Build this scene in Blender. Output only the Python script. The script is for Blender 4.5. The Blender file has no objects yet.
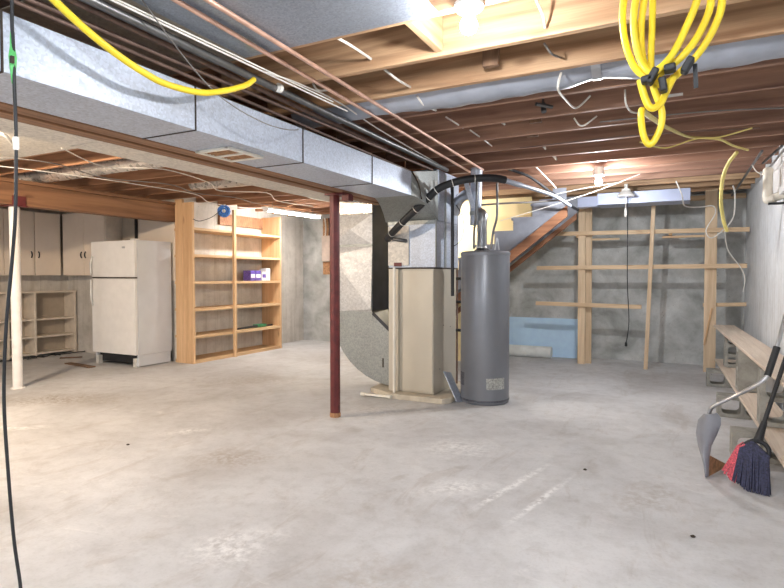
import bpy, bmesh, math, random
from mathutils import Vector, Matrix
random.seed(7)
R = math.radians
S = bpy.context.scene
COL = S.collection

# ------------------------------------------------------------------ camera, world, exposure
F_PX, VX, VY, CAM_H = 560.0, 678.0, 276.0, 1.27
TH = math.atan((294-VY)/F_PX); YAW = math.atan((VX-392)*math.cos(TH)/F_PX)
cd = bpy.data.cameras.new('camera'); cam = bpy.data.objects.new('camera', cd); COL.objects.link(cam)
cd.sensor_width = 36; cd.lens = 36*F_PX/784; cd.clip_start = .05; cd.clip_end = 60
cam.location = (0, 0, CAM_H); cam.rotation_euler = (R(90)-TH, 0, YAW)
S.camera = cam
CF = Vector((-math.sin(YAW)*math.cos(TH), math.cos(YAW)*math.cos(TH), -math.sin(TH)))
CR = Vector((math.cos(YAW), math.sin(YAW), 0)); CU = CR.cross(CF); CC = Vector((0, 0, CAM_H))
def at(px, py, axis, v):
    r = CF + CR*(px-392)/F_PX - CU*(py-294)/F_PX
    i = 'xyz'.index(axis); return CC + r*((v-CC[i])/r[i])

w = bpy.data.worlds.new('world'); S.world = w; w.use_nodes = True
w.node_tree.nodes['Background'].inputs[0].default_value = (.86, .92, 1, 1)
w.node_tree.nodes['Background'].inputs[1].default_value = .55
S.view_settings.view_transform = 'Standard'; S.view_settings.look = 'None'
S.view_settings.gamma = 1; S.view_settings.use_curve_mapping = False
S.view_settings.exposure = 1.05

# ------------------------------------------------------------------ materials
def lin(c): return tuple((x/255/12.92 if x/255 <= .04045 else ((x/255+.055)/1.055)**2.4) for x in c)+(1,)
class NT:
    def __init__(s, name):
        s.m = bpy.data.materials.new(name); s.m.use_nodes = True; s.t = s.m.node_tree
        s.b = s.t.nodes['Principled BSDF']
    def n(s, typ, **kw):
        x = s.t.nodes.new(typ)
        for k, v in kw.items(): setattr(x, k, v)
        return x
    def l(s, a, b): s.t.links.new(a, b)
def pos(nt, scale=(1,1,1)):
    g = nt.n('ShaderNodeNewGeometry'); mp = nt.n('ShaderNodeMapping')
    mp.inputs['Scale'].default_value = scale; nt.l(g.outputs['Position'], mp.inputs['Vector'])
    return mp.outputs['Vector']
def noise(nt, vec, scale, detail=4, rough=.55, dist=0):
    x = nt.n('ShaderNodeTexNoise'); x.inputs['Scale'].default_value = scale; x.inputs['Detail'].default_value = detail
    x.inputs['Roughness'].default_value = rough; x.inputs['Distortion'].default_value = dist
    nt.l(vec, x.inputs['Vector']); return x.outputs['Fac']
def ramp(nt, fac, stops):
    r = nt.n('ShaderNodeValToRGB'); e = r.color_ramp.elements
    while len(e) < len(stops): e.new(.5)
    for el, (p, c) in zip(e, stops): el.position = p; el.color = c
    nt.l(fac, r.inputs['Fac']); return r.outputs['Color']
def mix(nt, a, b, fac, mode='MIX'):
    x = nt.n('ShaderNodeMix', data_type='RGBA', blend_type=mode)
    if hasattr(fac, 'links'): nt.l(fac, x.inputs[0])
    else: x.inputs[0].default_value = fac
    for v, i in ((a, 6), (b, 7)):
        if hasattr(v, 'links'): nt.l(v, x.inputs[i])
        else: x.inputs[i].default_value = v
    return x.outputs[2]
def bump(nt, fac, strength=.2, dist=.01):
    b = nt.n('ShaderNodeBump'); b.inputs['Strength'].default_value = strength; b.inputs['Distance'].default_value = dist
    nt.l(fac, b.inputs['Height']); nt.l(b.outputs['Normal'], nt.b.inputs['Normal'])
def plain(name, c, rough=.5, metal=0, spec=.5, var=.06, sc=9):
    nt = NT(name); v = pos(nt); f = noise(nt, v, sc, 3)
    c1 = lin(tuple(min(255, x*(1+var)) for x in c)); c0 = lin(tuple(x*(1-var) for x in c))
    nt.l(ramp(nt, f, [(.3, c0), (.7, c1)]), nt.b.inputs['Base Color'])
    nt.b.inputs['Roughness'].default_value = rough; nt.b.inputs['Metallic'].default_value = metal
    nt.b.inputs['Specular IOR Level'].default_value = spec
    return nt.m
def wood(name, light, dark, axis='x', knots=.5, rough=.65, ringsc=9, grain=.3):
    nt = NT(name); k = {'x': (.55, 7, 7), 'y': (7, .55, 7), 'z': (7, 7, .55)}[axis]
    v = pos(nt, k)
    f = noise(nt, v, 1.6, 3, .5, .6)
    wv = nt.n('ShaderNodeTexWave', wave_type='RINGS', rings_direction={'x':'X','y':'Y','z':'Z'}[axis])
    wv.inputs['Scale'].default_value = .9; wv.inputs['Distortion'].default_value = ringsc
    wv.inputs['Detail'].default_value = 2; wv.inputs['Detail Scale'].default_value = .7; nt.l(v, wv.inputs['Vector'])
    fine = noise(nt, pos(nt, {'x': (2, 60, 60), 'y': (60, 2, 60), 'z': (60, 60, 2)}[axis]), 3, 3)
    c = ramp(nt, f, [(.3, lin(dark)), (.68, lin(light))])
    c = mix(nt, c, ramp(nt, wv.outputs['Fac'], [(0, lin(tuple(x*.82 for x in dark))), (.45, (1, 1, 1, 1))]), grain, 'MULTIPLY')
    c = mix(nt, c, ramp(nt, fine, [(.3, (.72, .68, .62, 1)), (.6, (1, 1, 1, 1))]), .45, 'MULTIPLY')
    vo = nt.n('ShaderNodeTexVoronoi'); vo.inputs['Scale'].default_value = 1.0
    nt.l(pos(nt, {'x': (1.6, 5, 5), 'y': (5, 1.6, 5), 'z': (5, 5, 1.6)}[axis]), vo.inputs['Vector'])
    kn = ramp(nt, vo.outputs['Distance'], [(.05, (.25, .12, .05, 1)), (.13, (1, 1, 1, 1))])
    c = mix(nt, c, kn, knots, 'MULTIPLY')
    nt.l(c, nt.b.inputs['Base Color']); nt.b.inputs['Roughness'].default_value = rough
    bump(nt, fine, .15, .004); return nt.m
def concrete(name, base, dark, lightc, seams=None, rough=.85, blot=1.3, pits=True):
    nt = NT(name); v = pos(nt)
    f1 = noise(nt, v, blot, 6, .6, .4); f2 = noise(nt, v, 9, 5, .65); f3 = noise(nt, v, 60, 2)
    c = ramp(nt, f1, [(.32, lin(dark)), (.5, lin(base)), (.7, lin(lightc))])
    c = mix(nt, c, ramp(nt, f2, [(.3, (.74, .73, .71, 1)), (.55, (1, 1, 1, 1))]), .5, 'MULTIPLY')
    c = mix(nt, c, ramp(nt, f3, [(.25, (.8, .8, .8, 1)), (.5, (1, 1, 1, 1))]), .4, 'MULTIPLY')
    if seams:                                                     # board-form seams and drips of a poured wall
        sx = nt.n('ShaderNodeSeparateXYZ'); nt.l(v, sx.inputs[0])
        m1 = nt.n('ShaderNodeMath', operation='FRACT'); m0 = nt.n('ShaderNodeMath', operation='DIVIDE')
        nt.l(sx.outputs[seams], m0.inputs[0]); m0.inputs[1].default_value = .61; nt.l(m0.outputs[0], m1.inputs[0])
        c = mix(nt, c, ramp(nt, m1.outputs[0], [(.0, (.55, .54, .52, 1)), (.02, (1, 1, 1, 1))]), .5, 'MULTIPLY')
        drip = noise(nt, pos(nt, (9, 9, .5)), 1.2, 4, .6)
        c = mix(nt, c, ramp(nt, drip, [(.33, (.7, .67, .62, 1)), (.5, (1, 1, 1, 1))]), .5, 'MULTIPLY')
    if pits:
        vo = nt.n('ShaderNodeTexVoronoi'); vo.inputs['Scale'].default_value = 16; nt.l(v, vo.inputs['Vector'])
        pm = noise(nt, v, 2.2, 2)
        rr = ramp(nt, vo.outputs['Distance'], [(.06, (.35, .34, .33, 1)), (.12, (1, 1, 1, 1))])
        c = mix(nt, c, rr, ramp(nt, pm, [(.52, (0, 0, 0, 1)), (.6, (.7, .7, .7, 1))]), 'MULTIPLY')
    nt.l(c, nt.b.inputs['Base Color']); nt.b.inputs['Roughness'].default_value = rough
    bump(nt, f2, .25, .01); return nt
M = {}
nt = concrete('floor_concrete', (206, 206, 207), (184, 182, 181), (226, 226, 227), rough=.6, blot=.75, pits=False)
# scuffs, pale scratches and rust-tan wear of the slab
base = nt.b.inputs['Base Color'].links[0].from_socket
st = noise(nt, pos(nt, (2.6, .9, 1)), 1.1, 7, .72, 1.6)
c = mix(nt, base, ramp(nt, st, [(.36, (.74, .69, .64, 1)), (.46, (1, 1, 1, 1))]), .45, 'MULTIPLY')
s2 = noise(nt, pos(nt, (1.1, 2.4, 1)), 1.7, 8, .75, 2.2)
c = mix(nt, c, ramp(nt, s2, [(.6, (0, 0, 0, 1)), (.7, (.10, .095, .09, 1))]), 1, 'ADD')
def streak(c, x0, y0, x1, y1, wd, soft, amt, tone=(.86,.86,.86,1)):
    a = math.atan2(y1-y0, x1-x0); L_ = math.hypot(x1-x0, y1-y0)
    mp = nt.n('ShaderNodeMapping', vector_type='TEXTURE'); mp.inputs['Location'].default_value = ((x0+x1)/2, (y0+y1)/2, 0)
    mp.inputs['Rotation'].default_value = (0, 0, a); mp.inputs['Scale'].default_value = (L_/2, wd, 1)
    g = nt.n('ShaderNodeNewGeometry'); wn = nt.n('ShaderNodeTexNoise'); wn.inputs['Scale'].default_value = 5; nt.l(g.outputs['Position'], wn.inputs['Vector'])
    ad = nt.n('ShaderNodeVectorMath', operation='MULTIPLY_ADD'); nt.l(wn.outputs['Color'], ad.inputs[0]); ad.inputs[1].default_value = (soft, soft, 0); nt.l(g.outputs['Position'], ad.inputs[2])
    nt.l(ad.outputs[0], mp.inputs['Vector']); gr = nt.n('ShaderNodeTexGradient', gradient_type='SPHERICAL'); nt.l(mp.outputs[0], gr.inputs[0])
    m2 = nt.n('ShaderNodeMath', operation='MULTIPLY'); nt.l(gr.outputs['Fac'], m2.inputs[0]); nt.l(ramp(nt, noise(nt, pos(nt, (1,1,1)), 22, 5, .7), [(.4, (0,0,0,1)), (.62, (amt,)*3+(1,))]), m2.inputs[1])
    m3 = nt.n('ShaderNodeMath', operation='MULTIPLY', use_clamp=True); nt.l(m2.outputs[0], m3.inputs[0]); m3.inputs[1].default_value = 2.4
    return mix(nt, c, tone, m3.outputs[0])
for a_ in ((-1.0,2.75,-.72,3.95,.035,.02,.8), (-.78,2.65,-.55,3.75,.03,.02,.7), (-1.6,3.9,-.9,4.2,.28,.3,.55), (-1.25,3.1,-.8,3.5,.2,.3,.5),
           (-1.9,1.9,-1.5,2.3,.25,.3,.45), (-2.6,4.6,-2.0,5.0,.35,.4,.4), (-5.2,2.6,-4.5,3.0,.10,.2,.5), (-3.6,3.2,-3.3,3.6,.12,.2,.5)):
    c = streak(c, *a_)
for a_ in ((-2.9,2.9,-2.2,3.3,.30,.4,.5), (-6.2,3.4,-4.6,4.2,.4,.5,.6), (-1.2,2.0,-.7,2.4,.25,.4,.35), (-4.9,5.0,-3.8,6.0,.5,.5,.4), (-.2,3.3,.2,4.0,.2,.3,.35)):
    c = streak(c, *a_, tone=(.40,.36,.32,1))
nt.l(c, nt.b.inputs['Base Color'])
rr = ramp(nt, st, [(.3, (.55, .55, .55, 1)), (.7, (.75, .75, .75, 1))]); nt.l(rr, nt.b.inputs['Roughness'])
M['floor'] = nt.m
M['conc_back'] = concrete('wall_concrete_grey', (188, 190, 188), (152, 154, 150), (214, 215, 213), seams=0, blot=2.2).m
M['conc_right'] = concrete('wall_concrete_pale', (214, 217, 220), (198, 200, 202), (228, 230, 232), seams=1, pits=False, blot=.8).m
M['conc_left'] = concrete('wall_concrete_warm', (212, 206, 198), (190, 184, 174), (226, 221, 213), seams=1).m
M['block'] = concrete('cinder_block', (158, 156, 148), (132, 130, 122), (176, 174, 166), blot=7).m
M['joist'] = wood('joist_wood', (206, 172, 136), (172, 132, 98), 'x')
M['joist_red'] = wood('joist_wood_reddish', (196, 148, 112), (156, 110, 80), 'x')
M['joist_shade'] = wood('joist_wood_shade', (184, 144, 120), (136, 100, 84), 'x', knots=.3)  # same joist wood made darker: shade of the bays put into its colour
M['subfloor'] = wood('subfloor_boards', (112, 90, 82), (84, 66, 62), 'y', knots=.3)
M['beam'] = wood('beam_wood', (156, 114, 82), (122, 86, 60), 'y')
M['pine_y'] = wood('pine_y', (228, 196, 156), (204, 166, 122), 'y', knots=.25)
M['pine_z'] = wood('pine_z', (226, 190, 148), (204, 164, 122), 'z', knots=.5, grain=.1)
M['pine_x'] = wood('pine_x', (230, 204, 168), (206, 174, 138), 'x', knots=.45, grain=.12)
M['pale_z'] = wood('pale_stud', (232, 208, 176), (208, 180, 146), 'z', knots=.5, grain=.1)
M['board_y'] = wood('pale_board', (232, 218, 202), (212, 194, 176), 'y', knots=.08, grain=.1)
M['oldblock'] = wood('old_cleat_wood', (150, 118, 92), (116, 88, 68), 'z', knots=.2)
M['stringer'] = wood('stringer_wood', (168, 118, 84), (132, 88, 62), 'x', knots=.2)
M['yellow_wall'] = plain('yellow_wallboard', (248, 228, 178), .8, var=.04, sc=3)
M['grey_paint'] = plain('grey_paint', (136, 140, 150), .6, var=.05)
M['white'] = plain('white_enamel', (232, 230, 228), .35, var=.015)
M['fridge_side'] = plain('fridge_side', (216, 218, 222), .5, var=.02, sc=3)
M['cabinet'] = plain('cream_laminate', (232, 218, 202), .5, var=.02, sc=3)
M['cabinet_side'] = plain('greige_panel', (176, 164, 148), .6, var=.03)
M['shelf_white'] = plain('cream_painted_wood', (222, 210, 194), .6, var=.04)
M['seam'] = plain('dark_gap', (60, 50, 42), .8)
M['black'] = plain('black_rubber', (34, 35, 38), .55, var=.15)
M['blackpaint'] = plain('black_duct_wrap', (44, 47, 54), .5, var=.25, sc=5)
M['redsteel'] = plain('red_oxide_steel', (98, 36, 36), .5, var=.14, sc=16)
M['whitepost'] = plain('white_post', (236, 232, 228), .5, var=.03)
M['furnace'] = plain('furnace_beige', (196, 188, 172), .35, .15, var=.03, sc=2)
M['pad'] = plain('pad_plastic', (200, 190, 172), .7, var=.08)
M['pvc'] = plain('white_pvc', (236, 232, 220), .35, var=.03)
M['heater'] = plain('heater_grey', (124, 127, 134), .32, .25, var=.03, sc=3)
M['label'] = plain('foil_label', (170, 172, 168), .3, .4, var=.2, sc=60)
M['darklabel'] = plain('dark_label', (84, 86, 94), .5, var=.2, sc=50)
M['copper'] = plain('copper_pipe', (206, 166, 146), .42, .45, var=.1)
M['steel'] = plain('grey_steel_pipe', (112, 112, 112), .38, .75, var=.12)
M['dark_pipe'] = plain('dark_iron_pipe', (118, 96, 86), .5, .4, var=.15)
M['yellow'] = plain('yellow_rubber', (238, 210, 50), .4, var=.04)
M['palehose'] = plain('faded_yellow_hose', (216, 200, 120), .5, var=.06)
M['whitewire'] = plain('white_cable', (230, 226, 218), .5)
M['greywire'] = plain('grey_cable', (120, 116, 112), .5)
M['green'] = plain('green_plug', (92, 190, 104), .4, var=.08, sc=40)
M['blue'] = plain('blue_foam', (196, 226, 255), .8, var=.02)
M['foamwhite'] = plain('white_foam_roll', (228, 232, 230), .8, var=.04)
M['bluecord'] = plain('blue_cord', (66, 122, 196), .5, var=.3, sc=60)
M['silver'] = plain('brushed_aluminium', (190, 192, 196), .28, .9, var=.04)
M['greyplastic'] = plain('grey_plastic', (140, 142, 150), .4, var=.05)
M['redbristle'] = plain('red_bristle', (212, 96, 108), .7, var=.25, sc=90)
M['navybristle'] = plain('navy_bristle', (50, 52, 76), .7, var=.35, sc=90)
M['purple'] = plain('purple_print', (92, 74, 150), .5, var=.3, sc=40)
M['boxwhite'] = plain('white_carton', (226, 224, 228), .6)
M['greenbag'] = plain('green_plastic', (60, 128, 86), .5, var=.2, sc=20)
M['ceramic'] = plain('white_porcelain', (240, 238, 232), .25)
M['brownboard'] = plain('brown_board', (170, 128, 92), .8, var=.2, sc=30)
M['panelgrey'] = plain('panel_beige', (200, 184, 172), .5)
M['gwhite'] = plain('white_metal_strap', (214, 214, 210), .4, .3)
M['pipewhite'] = plain('painted_white_pipe', (228, 220, 204), .5, var=.06)
def galv(name, c=(186, 192, 200), metal=.75, rough=.38, spangle=34, blot=.2, warm=0):
    nt = NT(name); v = pos(nt); vo = nt.n('ShaderNodeTexVoronoi'); vo.inputs['Scale'].default_value = spangle
    nt.l(v, vo.inputs['Vector']); f = noise(nt, v, 3, 4, .6)
    sep = nt.n('ShaderNodeSeparateColor'); nt.l(vo.outputs['Color'], sep.inputs[0])
    c0 = lin(tuple(x*.93 for x in c)); c1 = lin(tuple(min(255, x*1.05) for x in c))
    cc = ramp(nt, sep.outputs[0], [(0, c0), (1, c1)])
    cc = mix(nt, cc, ramp(nt, f, [(.3, (.72, .72, .74, 1)), (.6, (1, 1, 1, 1))]), blot*2, 'MULTIPLY')
    nt.l(cc, nt.b.inputs['Base Color']); nt.b.inputs['Metallic'].default_value = metal
    nt.l(ramp(nt, sep.outputs[1], [(0, (rough-.08,)*3+(1,)), (1, (rough+.14,)*3+(1,))]), nt.b.inputs['Roughness'])
    bump(nt, f, .12, .02); return nt.m
M['galv'] = galv('galvanised_steel', (186, 195, 210), .35, .42, 90, .12)
M['galv_old'] = galv('weathered_galvanised', (206, 206, 206), .3, .45, 60, .2)
M['galv_dull'] = galv('dull_galvanised', (160, 164, 162), .45, .45, 80, .15)
M['pan'] = galv('pale_panning_sheet', (216, 210, 200), .1, .6, 50, .12)
M['flex'] = plain('grey_vinyl_jacket', (160, 166, 178), .32, .15, var=.08, sc=4)
M['pan_galv'] = galv('speckled_panning', (158, 166, 178), .5, .45, 120, .25)
M['pan_stain'] = galv('stained_panning', (178, 168, 152), .25, .55, 60, .35)
M['foil'] = galv('foil_insulation', (206, 200, 194), .6, .3, 22, .2)
M['ceiling_duct'] = plain('blue_grey_duct', (168, 176, 200), .4, .3, var=.04, sc=3)
def emit(name, c, s):
    nt = NT(name); nt.b.inputs['Base Color'].default_value = (1, 1, 1, 1)
    nt.b.inputs['Emission Color'].default_value = c; nt.b.inputs['Emission Strength'].default_value = s; return nt.m
M['bulb'] = emit('lit_bulb', (.98, .97, .97, 1), 400)
M['bulb_fill'] = emit('lit_bulb_fill', (.90, .95, 1, 1), 900)  # for the unseen bulbs added as fill light
M['bulb_stair'] = emit('lit_bulb_stair', (1, .93, .8, 1), 500)
M['bulb_far'] = emit('lit_bulb_far', (.95, .97, 1, 1), 800)
M['bulb_warm'] = emit('lit_bulb_warm', (1, .79, .57, 1), 2700)
M['tube'] = emit('lit_tube', (1, .95, .9, 1), 80)
nt = NT('window_glass'); nt.b.inputs['Transmission Weight'].default_value = 1; nt.b.inputs['Roughness'].default_value = .02; M['glass'] = nt.m

# ------------------------------------------------------------------ geometry helpers
class MB:
    def __init__(s): s.v = []; s.f = []
    def add(s, vs, fs):
        o = len(s.v); s.v += [Vector(p) for p in vs]; s.f += [tuple(i+o for i in f) for f in fs]; return s
    def box(s, x0, x1, y0, y1, z0, z1):
        x0, x1 = sorted((x0, x1)); y0, y1 = sorted((y0, y1)); z0, z1 = sorted((z0, z1))
        return s.add([(x0,y0,z0),(x1,y0,z0),(x1,y1,z0),(x0,y1,z0),(x0,y0,z1),(x1,y0,z1),(x1,y1,z1),(x0,y1,z1)],
                     [(0,3,2,1),(4,5,6,7),(0,1,5,4),(1,2,6,5),(2,3,7,6),(3,0,4,7)])
    def bar(s, p, q, w, h, up=(0,0,1)):                            # rectangular bar p->q, w across, h along up
        p, q = Vector(p), Vector(q); d = (q-p).normalized(); u = Vector(up); sd = d.cross(u).normalized(); u = sd.cross(d).normalized()
        vs = [c+sd*a*w/2+u*b*h/2 for c in (p, q) for a, b in ((-1,-1),(1,-1),(1,1),(-1,1))]
        return s.add(vs, [(0,3,2,1),(4,5,6,7),(0,1,5,4),(1,2,6,5),(2,3,7,6),(3,0,4,7)][:0] or [(3,2,1,0),(4,5,6,7),(0,1,5,4),(1,2,6,5),(2,3,7,6),(3,0,4,7)])
    def prism(s, poly, axis, a, b):                                # poly in the two other axes, extruded along axis
        def mk(u, v, t): return {'x': (t,u,v), 'y': (u,t,v), 'z': (u,v,t)}[axis]
        n = len(poly); vs = [mk(u, v, a) for u, v in poly]+[mk(u, v, b) for u, v in poly]
        return s.add(vs, [tuple(range(n)), tuple(range(2*n-1, n-1, -1))]+[(i, i+n, (i+1)%n+n, (i+1)%n) for i in range(n)])
    def tube(s, pts, r, n=10, closed=False, caps=True):
        pts = [Vector(p) for p in pts]; m = len(pts); rs = r if isinstance(r, (list, tuple)) else [r]*m
        up = None; rings = []
        for i, p in enumerate(pts):
            if closed: d = pts[(i+1)%m]-pts[i-1]
            else: d = pts[min(i+1, m-1)]-pts[max(i-1, 0)]
            d.normalize()
            if up is None: up = d.orthogonal().normalized()
            up = (up-d*up.dot(d))
            up = up.normalized() if up.length > 1e-5 else d.orthogonal().normalized()
            sd = d.cross(up); rings.append([p+(up*math.cos(2*math.pi*k/n)+sd*math.sin(2*math.pi*k/n))*rs[i] for k in range(n)])
        vs = [q for rg in rings for q in rg]; fs = []
        for i in range(m if closed else m-1):
            a, b = i*n, ((i+1)%m)*n
            fs += [(a+k, a+(k+1)%n, b+(k+1)%n, b+k) for k in range(n)]
        if caps and not closed: fs += [tuple(range(n-1, -1, -1)), tuple((m-1)*n+k for k in range(n))]
        return s.add(vs, fs)
    def cyl(s, p, q, r0, r1=None, n=20): return s.tube([p, q], [r0, r0 if r1 is None else r1], n)
    def lathe(s, prof, c=(0,0,0), n=28, M_=None):
        vs = []; m = len(prof)
        for r, z in prof:
            for k in range(n):
                p = Vector((r*math.cos(2*math.pi*k/n), r*math.sin(2*math.pi*k/n), z))
                if M_ is not None: p = M_ @ p
                vs.append(p+Vector(c))
        fs = [(i*n+k, i*n+(k+1)%n, (i+1)*n+(k+1)%n, (i+1)*n+k) for i in range(m-1) for k in range(n)]
        fs += [tuple(range(n-1, -1, -1)), tuple((m-1)*n+k for k in range(n))]
        return s.add(vs, fs)
BASE = {}
def build(name, mb, mat, parent=None, smooth=None, bevel=0, base=None):
    vs = mb.v
    if parent is not None: b = BASE[parent.name]
    elif base is not None: b = Vector(base)
    else:
        xs = [v.x for v in vs]; ys = [v.y for v in vs]; b = Vector(((min(xs)+max(xs))/2, (min(ys)+max(ys))/2, min(v.z for v in vs)))
    me = bpy.data.meshes.new(name); me.from_pydata([v-b for v in vs], [], mb.f); me.materials.append(M[mat] if isinstance(mat, str) else mat)
    bm = bmesh.new(); bm.from_mesh(me); bmesh.ops.recalc_face_normals(bm, faces=bm.faces); bm.to_mesh(me); bm.free()
    o = bpy.data.objects.new(name, me); COL.objects.link(o)
    if parent is not None: o.parent = parent
    else: o.location = b
    BASE[o.name] = b
    if smooth: me.shade_smooth(); me.set_sharp_from_angle(angle=R(smooth))
    if bevel:
        md = o.modifiers.new('bevel', 'BEVEL'); md.width = bevel; md.segments = 2; md.limit_method = 'ANGLE'; md.angle_limit = R(40)
    return o
def thing(name, label, cat, loc=(0,0,0), group=None):
    o = bpy.data.objects.new(name, None); COL.objects.link(o); o.location = loc; o.empty_display_size = .1
    BASE[o.name] = Vector(loc); return tag(o, label, cat, group)
def tag(o, label, cat, group=None, kind=None):
    o['label'] = label; o['category'] = cat
    if group: o['group'] = group
    if kind: o['kind'] = kind
    return o
def struct(name, mb, mat, label, cat, parent=None, **k):
    o = build(name, mb, mat, parent, **k)
    if parent is None: o['kind'] = 'structure'; tag(o, label, cat)
    return o
def smooth_path(pts, k=6):                                         # Catmull-Rom through the points
    P = [Vector(p) for p in pts]; out = []
    for i in range(len(P)-1):
        a = P[max(i-1, 0)]; b = P[i]; c = P[i+1]; d = P[min(i+2, len(P)-1)]
        for j in range(k):
            t = j/k; out.append(.5*((2*b)+(c-a)*t+(2*a-5*b+4*c-d)*t*t+(3*b-a-3*c+d)*t**3))
    return out+[P[-1]]
ORD = ['first','second','third','fourth','fifth','sixth','seventh','eighth','ninth','tenth','eleventh','twelfth','thirteenth','fourteenth','fifteenth','sixteenth','seventeenth','eighteenth','nineteenth']

XR, YB, XL, YA, XF = .82, 9.1, -6.62, 5.95, -9.2
ZJ, ZT = 2.4, 2.64
# ------------------------------------------------------------------ setting
struct('floor', MB().box(XF-.2, XR+.2, -3, YB+.2, -.12, 0), 'floor', 'pale grey worn concrete slab floor with scuffs and scratches', 'floor')
struct('ceiling', MB().box(XF-.2, XR+.2, -3, YB+.2, ZT, ZT+.03), 'subfloor', 'brown board subfloor seen between the joists', 'ceiling')
struct('wall_right', MB().box(XR, XR+.2, -3, YB+.2, 0, ZT), 'conc_right', 'pale poured concrete wall behind the block bench', 'wall')
struct('wall_back', MB().box(XL-.2, XR, YB, YB+.2, 0, ZT), 'conc_back', 'grey poured concrete back wall behind the open lumber rack', 'wall')
struct('wall_left', MB().box(XL-.2, XL, YA, YB, 0, ZT), 'conc_left', 'pale stained concrete wall behind the pine bookcase', 'wall')
struct('wall_alcove_back', MB().box(XF-.2, XL-.2, YA, YA+.2, 0, ZT), 'conc_left', 'alcove back wall behind the white refrigerator', 'wall')
struct('wall_alcove_left', MB().box(XF-.2, XF, -3, YA, 0, ZT), 'conc_left', 'alcove side wall behind the low cream shelves', 'wall')

# joists (right bay) and joists (left bay)
JB = [2.30]+[2.75+.45*k for k in range(14)]
JW, JL = [], []
for i, y in enumerate(JB):
    j = build('ceiling_joist', MB().box(-2.60, XR-.002, y-.04, y, ZJ, ZT-.002), 'joist' if i < 3 or i > 11 else 'joist_shade', bevel=.003)  # middle joists take the wood copy with shade in its colour
    tag(j, f'long pine ceiling joist over the right bay, {ORD[i]} from the camera', 'ceiling joist', 'joists over the right bay')
    l = build('ceiling_joist', MB().box(XL+.01 if y > YA else XF+.01, -2.62, y-.02, y+.02, ZJ, ZT-.002), 'joist_red', bevel=.003)
    tag(l, f'reddish ceiling joist over the left bay, {ORD[len(JB)-1-i]} counting from the back wall', 'ceiling joist', 'joists over the left bay')
# sheet-metal panning under the joist bay nearest the camera
p = build('joist_pan', MB().box(-2.0, -.93, .93, 2.262, ZJ-.006, ZJ-.001), 'pan_galv', bevel=.0)
tag(p, 'speckled galvanised sheet nailed under the nearest right-bay joists', 'metal sheet')
p = build('joist_pan', MB().box(-2.62, -2.0, 1.39, 2.262, ZJ-.006, ZJ-.001), 'pan_stain')
tag(p, 'stained tan sheet under the joists above the dark pipes', 'metal sheet')
# left bay pan
p = build('joist_pan', MB().prism([(-3.58, 1.40), (-6.9, 1.40), (-6.9, 3.16), (-3.58, 3.16)], 'z', ZJ-.008, ZJ-.002), 'pan')
tag(p, 'whitish sheet under the left-bay joists near the hanging cord', 'metal sheet')
# blocking cleats and bridging
def cleat(x, y, label, w_=.09, z0=2.42, z1=2.62, d=.04, mat='oldblock', nm='blocking_cleat'):
    o = build(nm, MB().box(x-w_/2, x+w_/2, y, y+d, z0, z1), mat, bevel=.003); tag(o, label, 'wood block', 'blocks between the right-bay joists')
cleat(-.94, 3.03, 'weathered wood block beneath the near bulb, on the second bare joist', z0=2.43)
cleat(-.99, 3.50, 'weathered block hanging above the silver duct end, mid bay', z0=2.42)
c1 = at(535, 121, 'z', 2.43); cleat(c1.x, c1.y, 'small dark block behind the silver flex duct')
c1 = at(532, 135, 'z', 2.43); cleat(c1.x, c1.y, 'small dark block one joist behind the other small dark block')
o = build('blocking_board', MB().box(-1.13, -1.09, 2.302, 2.708, 2.42, 2.63), 'pine_y', bevel=.003)
tag(o, 'pale pine block between the nearest joists, just left of the near bulb', 'wood block', 'blocks between the right-bay joists')
def strap(a, b, label, w_=.05, mat='gwhite', grp='bridging straps of the right bay', nm='bridging_strap', cat='bridging strap', th=.012):
    o = build(nm, MB().bar(a, b, w_, th, up=(1,0,.2)), mat); tag(o, label, cat, grp)
q = lambda px, py, z: at(px, py, 'z', z)
strap(q(487,112,2.60), q(504,122,2.42), 'white bridging strap right of the copper pipes')
strap(q(538,139,2.60), q(545,147,2.42), 'white bridging strap under the small dark blocks')
strap(q(546,148,2.60), q(556,158,2.42), 'white bridging strap in front of the far lit joist')
n = 0
for i in range(0, len(JB)-1):                                      # crossed wooden struts of the left bay
    y0, y1 = JB[i]+.022, JB[i+1]-.022
    for X, wd in ((-4.75, 'middle'), (-3.9, 'right')):
        if X > -4 and i < 4: continue
        for a, b in ((2.43, 2.61), (2.61, 2.43)):
            o = build('bridging_strut', MB().bar((X+(.022 if a > b else -.022), y0, a), (X+(.022 if a > b else -.022), y1, b), .036, .018, up=(0,0,1)), 'pine_y')
            tag(o, f'{"rising" if a<b else "falling"} wooden bridging strut, {wd} row of the left bay, {ORD[len(JB)-2-i]} gap from the back wall', 'bridging strut', 'bridging struts of the left bay')

# ------------------------------------------------------------------ main duct trunk
D = thing('supply_duct', 'long galvanised rectangular duct trunk hung along the main beam', 'duct', (-2.35, .2, 2.0))
dx0, dx1, dz0, dz1 = -2.54, -2.16, 2.0, 2.215
seams = [-.65, .26, 1.17, 2.07, 2.97, 3.885]
for i, y in enumerate(seams):
    y1 = seams[i+1] if i+1 < len(seams) else 4.62
    build('duct_section', MB().box(dx0, dx1, y+.003, y1-.003, dz0, dz1), 'galv', D, bevel=.002)
    build('drive_cleat', MB().box(dx0-.004, dx1+.005, y-.003, y+.003, dz0-.004, dz1+.004), 'seam', D)
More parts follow.
